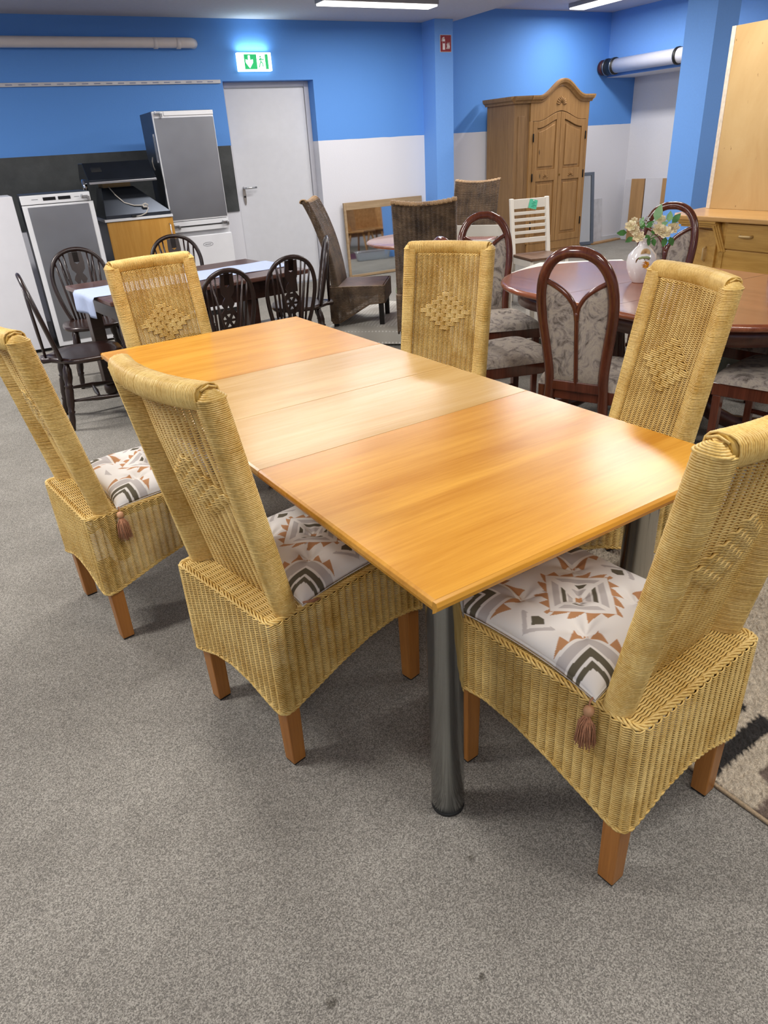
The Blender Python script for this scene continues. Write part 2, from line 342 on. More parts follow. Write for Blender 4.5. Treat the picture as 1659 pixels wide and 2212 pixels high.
for y in (7.15,5.2):
    q=MB(); q.lathe([(.086,y-.02),(.098,y-.015),(.098,y+.015),(.086,y+.02)],(0,0,0),20,axis=(0,1,0)); q.box((.06,y,.09),(.12,.012,.012)); q.build('pipe_clamp',M_BLK,t)
# ------------------------------------------------------------------ kitchen corner
M_SGREY=mat('steel_grey_panel','#9ea1a8',.36,.85,var=.10,scale=1.3,detail=3); M_FWH=mat('fridge_white','#dfe0e3',.35,var=.01); M_DGR=mat('dark_grey_and_gap_shade','#46494d',.45,.4,var=.03)
t=thing('freezer_cabinet','plain white tall cabinet at the left edge beside the steel fridge','cabinet',(.06,6.985,0))
MB().bb(-.36,.30,0,.56,.03,1.275).build('body',M_FWH,t,bevel=.004)
MB().bb(-.36,.30,-.022,-.002,.03,1.275).build('door',mat('panel_white','#d4d4d9',.4,var=.01),t,bevel=.003)
MB().bb(-.34,.28,.02,.5,0,.03).build('plinth',M_BLK,t)
def hinge(parent,x,y,z):
    q=MB(); q.box((x,y,z),(.06,.02,.018)); q.box((x+.03,y-.004,z-.014),(.02,.026,.03)); q.lathe([(.009,0),(.009,.03)],(x-.02,y-.012,z-.012),8); q.build('hinge',M_STEEL,parent,bevel=.002)
t=thing('built_in_fridge','narrow built-in fridge with steel door and white control strip','fridge',(.70,7.0,0))
MB().bb(-.27,.27,.03,.56,.02,1.275).build('casing',M_DGR,t,bevel=.004)  # casing coloured dark to stand in for the shadowed gap beside it
MB().bb(-.285,.285,0,.028,.02,1.195).build('door_frame',M_FWH,t,bevel=.004)
MB().bb(-.245,.245,-.004,.004,.06,1.18).build('door_panel',M_SGREY,t,bevel=.002,label='brushed steel door panel')
MB().bb(-.285,.27,-.003,.03,1.2,1.27).build('control_strip',M_FWH,t,bevel=.004)
for x in (-.06,.06):
    MB().bb(x-.05,x+.05,-.006,-.0025,1.225,1.25).build('display',mat('display_black','#101317',.2,var=0),t,bevel=.002)

for x0,x1 in ((-.2,-.15),(.14,.18)): MB().bb(x0,x1,-.0045,-.003,1.236,1.240).build('lettering',mat('print_grey','#7c7f86',.6),t)
if 1: hinge(t,.22,-.012,1.235)
# cupboard with orange front and the hoods on it
t=thing('kitchen_cupboard','low kitchen cupboard with orange wood door under the extractor hoods','cabinet',(1.41,7.32,0))
M_ORW=wood('alder_laminate','#b9822f','#cf9b4a',2,4,.45)
MB().bb(-.3,.3,.02,.55,.1,.99).build('carcass',M_DGR,t,bevel=.003); MB().bb(-.305,.305,-.0,.019,.1,.985).build('door',M_ORW,t,bevel=.002)
q=MB(); q.tube([(.265,0,.93),(.265,-.03,.92),(.265,-.032,.72),(.265,0,.71)],.006,8); q.build('bar_handle',M_STEEL,t)
MB().bb(-.32,.31,-.01,.55,.99,1.012).build('top_board',M_FWH,t,bevel=.002); MB().bb(-.28,.28,.06,.5,0,.1).build('plinth',M_BLK,t)
M_HOOD=mat('hood_steel','#4a4f58',.3,.8,var=.05,scale=2)
t=thing('extractor_hood','pyramid steel extractor hood standing on the orange cupboard','extractor hood',(1.41,7.58,1.012))
q=MB(); b0=[(-.30,-.25),(.30,-.25),(.30,.25),(-.30,.25)]; b1=[(-.26,-.1),(.03,-.1),(.03,.2),(-.26,.2)]
V=[(x,y,0) for x,y in b0]+[(x,y,.03) for x,y in b0]+[(x,y,.26) for x,y in b1]; F=[(3,2,1,0),(8,9,10,11)]+[(i,(i+1)%4,(i+1)%4+4,i+4) for i in range(4)]+[(i+4,(i+1)%4+4,(i+1)%4+8,i+8) for i in range(4)]
q.add(V,F); q.build('hood_body',M_HOOD,t,bevel=.003)
MB().bb(-.24,.01,-.08,.18,.258,.30).build('chimney_stub',mat('cardboard','#b39a72',.8),t)
q=MB(); q.tube([(-.2,-.12,.27),(-.16,-.16,.2),(-.1,-.19,.13),(-.02,-.215,.1),(.06,-.225,.095),(.1,-.24,.07),(.07,-.26,.03),(.02,-.262,.012),(-.03,-.262,.008)],.005,8)
q.tube([(.055,-.235,.1),(.08,-.24,.108),(.1,-.24,.098),(.09,-.24,.08),(.06,-.24,.082),(.055,-.24,.1)],.008,8); q.build('power_cord',mat('cord_beige','#b9b3aa',.5),t)
MB().box((-.05,-.266,.012),(.04,.02,.02)).build('plug',M_BLK,t,bevel=.003)
t=thing('flat_hood','dark flat extractor hood lying tilted on top of the pyramid hood','extractor hood',(1.33,7.62,1.315))
q=MB(); q.prism([(-.30,-.0),(.26,.0),(.26,.05),(.14,.17),(-.12,.17),(-.30,.03)],-.30,.30,axis=0); q.build('hood_body',mat('hood_dark','#2b3038',.25,.7,var=.05),t,bevel=.004)
q=MB(); q.bb(-.30,.30,-.315,-.298,-.004,.016); q.build('front_rail',M_STEEL,t,bevel=.003)
q=MB()
for i in range(9): q.box((-.2,-.215+.0*i+i*.010,.098-.0*i+i*.0066),(.09,.004,.006))
q.build('vent_slot',M_BLK,t,kind='stuff')
MB().lathe([(.07,0),(.07,.03),(.05,.04)],(-.285,.02,-.03),20,axis=(-1,0,0)).build('fan_ring',mat('chrome_trim','#cfd0d2',.12,1,var=0),t)
# small freezer with the tall fridge on top
t=thing('small_freezer','white undercounter fridge with an oval badge below the steel fridge','fridge',(2.02,7.42,0))
MB().bb(-.28,.28,.03,.56,.02,.83).build('casing',M_FWH,t,bevel=.006); MB().bb(-.28,.28,-.02,.028,.05,.79).build('door',mat('door_white','#e1e2e6',.3,var=.01),t,bevel=.008)
q=MB(); q.tube([(.02+.05*math.cos(a),-.021,.70+.018*math.sin(a)) for a in [2*PI*i/24 for i in range(24)]],.0018,5,closed=True)
for i in range(6): q.tube([(-.01+i*.0105,-.021,.694),(-.006+i*.0105,-.021,.706),(-.003+i*.0105,-.021,.695)],.0013,4)
q.build('badge',mat('badge_grey','#8c8f96',.4,.5),t); MB().bb(-.26,.26,.0,.03,0,.05).build('plinth',M_BLK,t)
t=thing('tall_steel_fridge','tall steel-fronted fridge standing on the white undercounter fridge','fridge',(2.0,7.40,.832))
MB().bb(-.275,.275,.03,.56,.0,1.04).build('casing',mat('casing_blue_grey','#50565e',.4,.5,var=.04),t,bevel=.004)
MB().bb(-.285,.285,.0,.028,.10,1.035).build('door_frame',M_FWH,t,bevel=.003); MB().bb(-.275,.28,-.005,.004,.115,.985).build('door_panel',M_SGREY,t,bevel=.002,label='brushed steel door panel')
MB().bb(-.285,.285,-.004,.03,.0,.095).build('base_strip',M_FWH,t,bevel=.003); q=MB(); q.bb(-.26,.285,-.008,-.003,.045,.055); q.build('seal',M_BLK,t)
MB().bb(-.18,.285,-.008,.03,1.0,1.035).build('top_strip',M_FWH,t,bevel=.002)
hinge(t,-.24,-.015,1.02); hinge(t,-.25,-.015,.06); hinge(t,.24,-.015,.06)
q=MB(); q.bb(-.2765,-.275,.10,.16,.62,.86); q.build('energy_label',mat('paper_white','#cfcfd2',.7),t); q=MB(); q.bb(-.2775,-.2765,.118,.142,.64,.84); q.build('label_print',mat('print_grey','#7c7f86',.6),t)
q=MB(); q.tube([(1.70,7.62,1.50),(1.685,7.6,1.46),(1.683,7.58,1.42),(1.69,7.57,1.39)],.006,8); tag(q.build('fridge_cord',mat('cord_beige','#b9b3aa',.5)),'short beige cord hanging beside the tall steel fridge','cord')

# ------------------------------------------------------------------ pine wardrobe (front faces -y, canted towards the camera on the left)
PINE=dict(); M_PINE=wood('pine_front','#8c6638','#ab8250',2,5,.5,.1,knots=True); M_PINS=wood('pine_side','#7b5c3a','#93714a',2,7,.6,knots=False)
t=thing('pine_wardrobe','tall pine wardrobe with arched cornice and two panelled doors','wardrobe',(6.87,7.80,0)); t.scale=(1,1,1.03)
# carcass plan: x from -.62 to .56, front at y=0, back at y=.6, canted left front corner
plan=[(-.66,.58),(-.66,.02),(-.46,-.02),(.50,-.02),(.54,.04),(.54,.58)]
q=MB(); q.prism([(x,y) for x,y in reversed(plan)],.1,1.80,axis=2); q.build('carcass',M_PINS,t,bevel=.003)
def arch_z(x,base,amp,c=.03,wd_=.36):
    u=(x-c)/wd_
    return base+(amp*(.5+.5*math.cos(PI*u)) if abs(u)<1 else 0)
q=MB(); q.bb(-.44,.50,-.045,-.021,.10,.20); q.build('bottom_rail',M_PINE,t,bevel=.004)
q=MB(); n=28; xs=[-.46+.96*i/n for i in range(n+1)]
# frieze board with door arch cut-out below and crown outline above
lo=[(arch_z(x,1.60,.10),x) for x in xs]; hi=[(arch_z(x,1.80,.16),x) for x in xs]
V=[];F=[]
for k,y in enumerate((-.022,-.046)):
    for (z0,x),(z1,_) in zip(lo,hi): V+=[(x,y,z0),(x,y,z1)]
m2=2*(n+1)
for i in range(n):
    a=2*i; F+=[(a,a+2,a+3,a+1),(m2+a+1,m2+a+3,m2+a+2,m2+a),(a,m2+a,m2+a+2,a+2),(a+1,a+3,m2+a+3,m2+a+1)]
q.add(V,F); q.build('frieze',M_PINE,t)
# cornice moulding swept over the arch
prof=[(0,0),(-.012,.0),(-.02,.02),(-.045,.035),(-.055,.06),(-.055,.075),(0,.078)]
q=MB(); P=[(x,arch_z(x,1.79,.17)) for x in [-.47+1.0*i/40 for i in range(41)]]
V=[(x,-.045+py,z+pz) for x,z in P for py,pz in prof]; np_=len(prof); F=[(i*np_+k,i*np_+(k+1)%np_,(i+1)*np_+(k+1)%np_,(i+1)*np_+k) for i in range(40) for k in range(np_)]
F+=[list(range(np_)),list(reversed([40*np_+k for k in range(np_)]))]
q.add(V,F); q.build('cornice',M_PINE,t)
for a,b in (((-.47,-.045),(-.68,.0)),((-.68,.0),(-.68,.58)),((.53,-.045),(.57,.02)),((.57,.02),(.57,.58))):
    dx,dy=b[0]-a[0],b[1]-a[1]; L=math.hypot(dx,dy); nx,ny=dy/L,-dx/L
    if (nx*a[0]+ny*(a[1]-.3))<0: nx,ny=-nx,-ny
    q=MB(); V=[(p[0]-nx*py,p[1]-ny*py,1.79+pz) for p in (a,b) for py,pz in prof]; F=[(k,(k+1)%np_,np_+(k+1)%np_,np_+k) for k in range(np_)]+[list(range(np_)),list(reversed(range(np_,2*np_)))]
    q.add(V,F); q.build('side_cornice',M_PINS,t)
q=MB(); q.prism([(x*1.04,y-.02 if y<.1 else y) for x,y in reversed(plan)],0,.10,axis=2); q.build('plinth',M_PINE,t,bevel=.006)
MB().bb(-.46,-.41,-.046,-.021,.20,1.60).build('stile',M_PINE,t,bevel=.004); MB().bb(.46,.50,-.046,-.021,.20,1.60).build('stile',M_PINE,t,bevel=.004)
# canted corner fluting
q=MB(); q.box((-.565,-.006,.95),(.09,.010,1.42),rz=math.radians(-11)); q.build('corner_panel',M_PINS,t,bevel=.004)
def shell_fan(r,n=7,y=0):
    q=MB()
    for i in range(n):
        a=PI*(i+.5)/n; q.tube([(.25*r*math.cos(a),y,.25*r*math.sin(a)),(r*.7*math.cos(a),y-.006,r*.7*math.sin(a)),(r*math.cos(a),y,r*math.sin(a))],[.12*r*.4,.12*r,.10*r*.6],6)
    return q
def wdoor(x0,x1,flip):
    d=None; n=14; xs=[x0+(x1-x0)*i/n for i in range(n+1)]; q=MB()
    top=lambda x:arch_z(x,1.595,.095)
    # rails & stiles around two panels : stile 0.06, mid rail at .92-1.05
    def strip(xa,xb,zl,zh,ya=-.05,yb=-.026,m=10):
        X=[xa+(xb-xa)*i/m for i in range(m+1)]; V=[]
        for y in (yb,ya):
            for x in X: V+=[(x,y,zl(x) if callable(zl) else zl),(x,y,zh(x) if callable(zh) else zh)]
        k=2*(m+1); F=[]
        for i in range(m):
            a=2*i; F+=[(a,a+2,a+3,a+1),(k+a+1,k+a+3,k+a+2,k+a),(a,k+a,k+a+2,a+2),(a+1,a+3,k+a+3,k+a+1)]
        F+=[(0,1,k+1,k),(2*m,k+2*m,k+2*m+1,2*m+1)]
        q.add(V,F)
    s=.062
    strip(x0,x0+s,.20,top); strip(x1-s,x1,.20,top); strip(x0+s,x1-s,lambda x:top(x)-.075,top); strip(x0+s,x1-s,.93,1.06); strip(x0+s,x1-s,.20,.28)
    d=q.build('door',M_PINE,t,bevel=.004)
    for zl,zh in ((.28,.93),(1.06,None)):
        q=MB(); 
        hi=(lambda x:top(x)-.08) if zh is None else zh
        strip(x0+s,x1-s,zl,hi,-.036,-.024); hi2=(lambda x:top(x)-.115) if zh is None else zh-.035
        strip(x0+s+.03,x1-s-.03,zl+.035,hi2,-.047,-.034); q.build('raised_panel',M_PINE,d,bevel=.008)
    q=shell_fan(.05,6,-.05); o=q.build('carved_shell',M_PINE,d); o.location=((x0+x1)/2,0,.965)
    hx=x0-.004 if not flip else x1+.002
    for z in (.42,.98,1.42): MB().lathe([(.007,-.045),(.009,-.04),(.009,.04),(.007,.045)],(hx,-.054,z),8).build('hinge',mat('black_iron','#1d1a18',.5,.6),d)
wdoor(-.405,.028,False); wdoor(.034,.455,True)
o=shell_fan(.085,9,-.048).build('carved_shell',M_PINE,t); o.location=(.03,0,1.765)
MB().lathe([(.012,0),(.012,.004)],(.05,-.0505,.99),12,axis=(0,-1,0)).build('keyhole_plate',mat('brass','#8c6a30',.35,.9),t)

# ------------------------------------------------------------------ things leaning in the right corner
M_BEECH=wood('beech_edge','#9c7850','#b38d60',2,5,.5); M_GREYF=mat('grey_frame_paint','#5b6472',.4,var=.03); M_MIRROR=mat('mirror_glass','#d5d9da',.03,1,var=0)
def leaning_mirror(name,lab,x,y,wd_,ht,ang,rz,fw,mf,depth=.03,topw=None,glassm=None):
    t=thing(name,lab,'mirror',(x,y,0.004),rz,rx=-ang); tw=topw or fw
    q=MB(); q.bb(-wd_/2,-wd_/2+fw,-depth,0,0,ht); q.bb(wd_/2-fw,wd_/2,-depth,0,0,ht); q.bb(-wd_/2+fw,wd_/2-fw,-depth,0,0,fw); q.bb(-wd_/2+fw,wd_/2-fw,-depth,0,ht-tw,ht); q.build('frame',mf,t,bevel=.003)
    MB().bb(-wd_/2+fw,wd_/2-fw,-depth*.5,-.002,fw,ht-tw).build('glass',glassm or M_MIRROR,t); return t
leaning_mirror('framed_mirror','grey framed mirror leaning on the wall right of the wardrobe',7.86,8.27,.42,.98,math.radians(7),math.radians(-14),.045,M_GREYF)
leaning_mirror('wide_mirror','wide mirror in a light wood frame leaning behind the brown wicker chairs',4.63,8.385,1.14,.88,math.radians(2.5),math.radians(1),.03,wood('raw_frame','#8e7453','#ad9473',0,5,.6),.03,.085)
q=MB(); q.box((0,0,.30),(.22,.02,.60)); tag(q.build('white_board',mat('board_white','#c3c3c8',.6),loc=(8.30,8.40,.004)),'low white board leaning on the back wall below the wardrobe side','board')
bpy.context.scene.objects['white_board'].rotation_euler=(math.radians(-5),0,0)
def plank(lab,x,y,z0,w_,h,th,m,rz=0,rx=0,ry=0,cat='board',name='plank',group='boards leaning in the back corner'):
    o=MB().box((0,0,h/2),(w_,th,h)).build(name,m,loc=(x,y,z0),bevel=.002); o.rotation_euler=(rx,ry,rz); return tag(o,lab,cat,group)
M_LAMW=mat('white_laminate','#cfcfd6',.45,var=.01)
plank('brown edged board leaning on the right wall nearest the corner',8.66,8.0,.004,.20,.85,.03,M_BEECH,math.radians(-72),0,math.radians(0))
plank('white shelf board behind the brown edged board in the corner',8.74,8.14,.004,.30,.84,.022,M_LAMW,math.radians(-80))
plank('brown edged board leaning right beside the blue free-standing pillar',8.66,7.46,.004,.16,.86,.03,M_BEECH,math.radians(-72))
plank('white shelf board between the two brown edged boards',8.72,7.72,.004,.34,.86,.022,M_LAMW,math.radians(-80))
o=MB().bb(-.35,.35,-.05,.05,0,.02).build('floor_plank',M_BEECH,loc=(8.36,8.27,.002),rz=math.radians(10)); tag(o,'single wooden plank lying on the carpet by the corner','board')
o=MB().box((0,0,.75),(.03,.32,1.5)).build('dark_board',mat('dark_board','#2b2a28',.5),loc=(7.9,5.95,.004)); tag(o,'dark narrow panel showing right of the free-standing blue pillar','board')
# ------------------------------------------------------------------ the long table
def tabletop_wood(name,c1,c2):
    m=wood(name,c1,c2,0,3.2,.25,.10,stretch=9,spec=.35); b=m.node_tree.nodes['Principled BSDF']; b.inputs['Coat Roughness'].default_value=.2; return m
M_TOPO=tabletop_wood('beech_orange','#ba7a20','#da9f3e'); M_TOPP=tabletop_wood('beech_pale','#bd9350','#d3ae72')
M_CHROME=mat('chrome','#dcdedc',.13,1,var=.03,scale=5)
tb=thing('dining_table','long extended beech dining table on four chrome legs','table',TW(1.0875,1.997),TY)
ys=[-1.185,-.435,-.038,.418,1.185]; W=.4795
for i in range(4):
    a,b=ys[i]+.0006,ys[i+1]-.0006; q=MB(); e=.009
    # cross section along y with rounded long edges
    prof=[(-W+.012,.722),(-W+.003,.727),(-W,.737),(-W+.002,.746),(-W+.008,.75),(W-.008,.75),(W-.002,.746),(W,.737),(W-.003,.727),(W-.012,.722)]
    q.prism([(z,x) for x,z in prof],a+(e if i==0 else 0),b-(e if i==3 else 0),axis=1)
    if i in (0,3):
        s=-1 if i==0 else 1; y0=a+e if i==0 else b-e
        pr2=[(0,.722),(s*.006,.727),(s*e,.737),(s*.007,.746),(s*.001,.75)]
        V=[];n=len(pr2)
        for x in (-W,W):
            for dy,z in pr2: V.append((x-(.004 if x>0 else -.004)*(abs(dy)/e),y0+dy,z))
        q.add(V,[(k,k+1,n+k+1,n+k) if s<0 else (k+1,k,n+k,n+k+1) for k in range(n-1)]+[list(range(n)),list(reversed(range(n,2*n)))])
    q.build('tabletop_leaf',M_TOPO if i in (0,3) else M_TOPP,tb,label='orange lacquered end leaf' if i in (0,3) else 'paler beech insert leaf',bevel=.0008,segs=1)
q=MB(); q.bb(-.33,.33,-1.05,-1.025,.66,.722); q.bb(-.33,.33,1.025,1.05,.66,.722); q.bb(-.36,-.335,-1.0,1.0,.66,.722); q.bb(.335,.36,-1.0,1.0,.66,.722); q.build('apron_frame',wood('apron_beech','#a96d2c','#c4873b',1,4,.45),tb,bevel=.002)
for sx in (-1,1):
    for sy in (-1,1):
        x,y=(-.347 if sx<0 else .292),sy*1.04
        l=MB().lathe([(.0405,.008),(.0405,.70),(.052,.705),(.052,.722)],(x,y,0),40).build('leg',M_CHROME,tb)
        MB().lathe([(.037,0),(.041,.002),(.041,.010)],(x,y,0),32).build('foot_cap',M_BLK,l)

# ------------------------------------------------------------------ light rattan chair
def rattan_mat(name,a,b_,rough=.42):
    m,nt,b=pmat(name,rough); mp=coords(nt,(1,1,1)); n=noise(nt,mp.outputs[0],9,3,.6); n2=noise(nt,mp.outputs[0],160,2,.6)
    ad=nt.nodes.new('ShaderNodeMath'); ad.operation='MULTIPLY_ADD'; ad.inputs[1].default_value=.6; nt.links.new(n2.outputs[0],ad.inputs[0]); nt.links.new(n.outputs[0],ad.inputs[2])
    r=ramp(nt,ad.outputs[0],[(.55,lin(a)),(.98,lin(b_))]); nt.links.new(r.outputs[0],b.inputs['Base Color']); return m
M_RAT=rattan_mat('golden_rattan','#c29742','#ebcc80'); M_RLEG=wood('orange_leg_wood','#955c24','#b87a38',2,5,.4,.1)
rng=random.Random(4)
HW=.215; DEP=.525; ZS=.482
def xf(z): return .092-.172*(z-.48)          # front face of the back at its edges
def bowf(z): return .034*min(1,max(0,(z-.45)/.45))
def bx(y,z): return -bowf(z)*(1-(y/.20)**2) if abs(y)<.2 else 0
SIDE=[(0,.197),(.04,.202),(.1,.222),(.2,.254),(.3,.279),(.4,.287),(.47,.275),(.525,.255)]
REAR=[(-.215,.197),(-.16,.212),(-.08,.24),(0,.25),(.08,.24),(.16,.212),(.215,.197)]
FRONT=[(-.215,.252),(-.15,.275),(0,.30),(.15,.275),(.215,.252)]
def ip(tab,v): return np.interp(v,[t[0] for t in tab],[t[1] for t in tab])
def box_loop(step):
    """closed loop of the skirt: returns xy, normal, lower edge z, and arc length, starting rear centre"""
    cr=.022; pts=[]; segs=[((0,0),(0,HW-cr),'r'),((cr,HW),(DEP-cr,HW),'s'),((DEP,HW-cr),(DEP,-HW+cr),'f'),((DEP-cr,-HW),(cr,-HW),'s'),((0,-HW+cr),(0,0),'r')]
    raw=[]
    raw+=[(0,y) for y in np.linspace(0,HW-cr,40,endpoint=False)]
    raw+=[(cr-cr*math.cos(a),HW-cr+cr*math.sin(a)) for a in np.linspace(0,PI/2,8,endpoint=False)]
    raw+=[(x,HW) for x in np.linspace(cr,DEP-cr,90,endpoint=False)]
    raw+=[(DEP-cr+cr*math.sin(a),HW-cr+cr*math.cos(a)) for a in np.linspace(0,PI/2,8,endpoint=False)]
    raw+=[(DEP,y) for y in np.linspace(HW-cr,-HW+cr,80,endpoint=False)]
    raw+=[(DEP-cr+cr*math.cos(a),-HW+cr-cr*math.sin(a)) for a in np.linspace(0,PI/2,8,endpoint=False)]
    raw+=[(x,-HW) for x in np.linspace(DEP-cr,cr,90,endpoint=False)]
    raw+=[(cr-cr*math.sin(a),-HW+cr-cr*math.cos(a)) for a in np.linspace(0,PI/2,8,endpoint=False)]
    raw+=[(0,y) for y in np.linspace(-HW+cr,0,40,endpoint=False)]
    R=np.array(raw+[raw[0]]); d=np.hypot(*np.diff(R,axis=0).T); s=np.concatenate([[0],np.cumsum(d)]); L=s[-1]
    n=int(round(L/step/2))*2; nn=n*4; t=np.arange(nn)/nn*L
    X=np.interp(t,s,R[:,0]); Y=np.interp(t,s,R[:,1]); tx=np.roll(X,-1)-np.roll(X,1); ty=np.roll(Y,-1)-np.roll(Y,1); l=np.hypot(tx,ty)
    N=np.stack([ -ty/l*-1*-1, tx/l, 0*X],1); # outward
    c=np.stack([X-DEP/2,Y,0*X],1); sg=np.sign((N*c).sum(1,keepdims=True)); N*=sg
    zl=np.where(X<.012,ip(REAR,Y),np.where(X>DEP-.012,ip(FRONT,Y),ip(SIDE,X)))
    return X,Y,N,zl,t,L,n
def make_rattan(name='rattan_chair'):
    t=thing(name,'x','chair')
    # --- woven skirt
    X,Y,N,zl,s,L,n=box_loop(.0245); ph=s/L*n
    dz=.0058; rows=int((ZS-.195)/dz); q=MB(); P=[];NN=[];MK=[]
    for k in range(rows):
        z=ZS-.004-k*dz
        off=.0068*np.abs(np.sin(PI*ph))**.8; zz=z+.0026*np.sin(2*PI*ph)
        P.append(np.stack([X+N[:,0]*off,Y+N[:,1]*off,zz],1)); NN.append(N); MK.append(z>zl+.003)
    strands(q,P,NN,.0021,MK,5,True)
    skirt=q.build('wicker_skirt',M_RAT,t,kind='stuff')
    # stakes inside
    q=MB(); idx=np.arange(0,len(X),4)
    for i in idx: q.tube([(X[i]-N[i,0]*.002,Y[i]-N[i,1]*.002,zl[i]),(X[i]-N[i,0]*.002,Y[i]-N[i,1]*.002,ZS)],.002,4,cap=False)
    q.build('stake',mat('inner_cane','#6b4d1e',.6),t,kind='stuff')
    # lower and upper braid
    q=MB(); P=[];NN=[]
    for j in range(3):
        a=ph*PI*1.0+j*2*PI/3; P.append(np.stack([X+N[:,0]*(.003+.003*np.cos(a)),Y+N[:,1]*(.003+.003*np.cos(a)),zl+.002+.0035*np.sin(a)],1)); NN.append(N)
    strands(q,P,NN,.003,None,5,True); q.build('lower_braid',M_RAT,t,kind='stuff')
    q=MB(); P=[];NN=[]
    for j in range(4):
        a=ph*PI*.8+j*PI/2; P.append(np.stack([X+N[:,0]*(-.004+.006*np.cos(a)),Y+N[:,1]*(-.004+.006*np.cos(a)),ZS+.0+.0035*np.sin(a)],1)); NN.append(N)
    strands(q,P,NN,.003,None,5,True); q.build('upper_braid',M_RAT,t,kind='stuff')
    # seat top weave: strands across y, bulging over ribs
    xs=np.arange(.012,DEP-.01,.0062); ys_=np.linspace(-HW+.01,HW-.01,71); P=[];NN=[]
    for k,x in enumerate(xs):
        P.append(np.stack([x+.001*np.sin(2*PI*ys_/.0245),ys_,ZS-.003+.0032*np.abs(np.sin(PI*ys_/.0245))],1)); NN.append(np.tile([0,0,1.],(len(ys_),1)))
    q=MB(); strands(q,P,NN,.0029,None,4); q.build('seat_weave',M_RAT,t,kind='stuff')
    MB().bb(.03,DEP-.03,-HW+.03,HW-.03,.44,.47).build('seat_board',mat('inner_cane','#6b4d1e',.6),t)
    # --- back panel weave
    zt=1.028; YP=.150; YE=.160
    zs=np.arange(ZS+.004,zt,.0060); yy=np.concatenate([[-YE],np.linspace(-YP,YP,12*8+1),[YE]]); u=np.clip((yy+YP)/(2*YP)*12,0,12)
    def back(y,z,o=0): return np.stack([xf(z)-.010+bx_arr(y,z)+o,y,z+0*y],1)
    def bx_arr(y,z): return -bowf(z)*(1-(y/.20)**2)
    P=[];NN=[]
    for k,z in enumerate(zs):
        off=.0048*np.abs(np.sin(PI*u))**.8; RR=RR if k else []
        bh=.0180; blk=math.floor((z-.785)/bh+.5); sh=.5*(blk%2); pp=yy/.050-sh; cell=np.round(pp); yc=(cell+sh)*.050
        dm=np.abs(yc)/.118+abs(blk*bh)/.075; big=.0085*(1-np.abs(2*(pp-cell))**6)-.001
        o=np.where(dm<1,big,off); pz=z+np.where(dm<1,0,.0022*np.sin(2*PI*u))
        for sg_ in (1,-1):
            A=back(yy,z,0); A[:,0]+=np.where(dm<1,o,off)*sg_; RR.append(np.where(dm<1,.0032,.0021)); A[:,2]=pz if sg_>0 else z-.0022*np.sin(2*PI*u); P.append(A); NN.append(np.tile([1,0,.17],(len(yy),1)))
    q=MB(); strands(q,P,NN,np.array(RR),None,4); q.build('back_weave',M_RAT,t,kind='stuff')
    q=MB()
    for i in range(13):
        y=-YP+2*YP*i/12; q.tube([(xf(z)-.010+bx(y,z),y,z) for z in np.linspace(ZS-.02,zt,7)],.0022,5,cap=False)
    q.build('stake',mat('cane_stake','#9a7632',.5),t,kind='stuff')
    # braid under top rail
    q=MB(); yb=np.linspace(-YP,YP,60); P=[];NN=[]
    for j in range(3):
        a=np.arange(60)*.75+j*2*PI/3; A=back(yb,zt-.002,0); A[:,0]+=-.002+.0045*np.cos(a); A[:,2]+=.0045*np.sin(a); P.append(A); NN.append(np.tile([1,0,0.],(60,1)))
    strands(q,P,NN,.0028,None,5); q.build('top_braid',M_RAT,t,kind='stuff')
    # --- wrapped posts
    sec=[(0,.160),(0,.170),(0,.185),(0,.200),(-.006,.210),(-.016,.214),(-.038,.214),(-.050,.209),(-.057,.198),(-.056,.186),(-.046,.177),(-.030,.168),(-.014,.161),(-.006,.160)]
    for sd in (-1,1):
        q=MB(); zs2=np.arange(ZS+.003,1.050,.0042); P=[];NN=[]
        sc=np.array(sec); cen=np.array([-.028,.185])
        d=np.roll(sc,-1,0)-np.roll(sc,1,0); nrm=np.stack([d[:,1],-d[:,0]],1); nrm/=np.linalg.norm(nrm,axis=1,keepdims=True)
        for v,c in zip(nrm,sc):
            pass
        sg=np.sign((nrm*(sc-cen)).sum(1,keepdims=True)); nrm=nrm*np.where(sg==0,1,sg)
        for z in zs2:
            tl=rng.uniform(-.0005,.0005)
            jit=rng.uniform(0,.0005); A=np.stack([xf(z)+bx_arr(sc[:,1]*1.0,z)*(sc[:,1]<.2)+sc[:,0]+nrm[:,0]*jit, sd*(sc[:,1]+nrm[:,1]*jit), z+tl*np.sin(np.arange(len(sc))/len(sc)*2*PI)+0*sc[:,0]],1); P.append(A)
            NN.append(np.stack([nrm[:,0],sd*nrm[:,1],0*nrm[:,0]],1))
        strands(q,P,NN,.0024,None,5,True)
        q.build('wrapped_post',M_RAT,t,kind='stuff')
        # wooden core
        q=MB(); q.tube([(xf(z)-.03,sd*.193,z) for z in np.linspace(.30,1.04,6)],.017,10,ell=1.3); q.build('post_core',mat('inner_cane','#6b4d1e',.6),t)
    # --- wrapped top rail with loops at the corners
    q=MB(); P=[];NN=[]; zc=1.053; rs=14
    th=np.linspace(0,2*PI,rs,endpoint=False)
    for y in np.arange(-.188,.1885,.0042):
        jit=rng.uniform(0,.0008); cx_=xf(zc)-.0285-bowf(zc)*(1-(y/.20)**2)
        ex=(.0285+jit); ez=(.026+jit)
        ca=np.sign(np.cos(th))*np.abs(np.cos(th))**.75; sa=np.sign(np.sin(th))*np.abs(np.sin(th))**.75
        P.append(np.stack([cx_+ex*ca,y+.0008*np.sin(th+rng.uniform(0,1)),zc+ez*sa],1)); NN.append(np.stack([np.cos(th),0*th,np.sin(th)],1))
    strands(q,P,NN,.0023,None,5,True)
    q.build('wrapped_top_rail',M_RAT,t,kind='stuff')
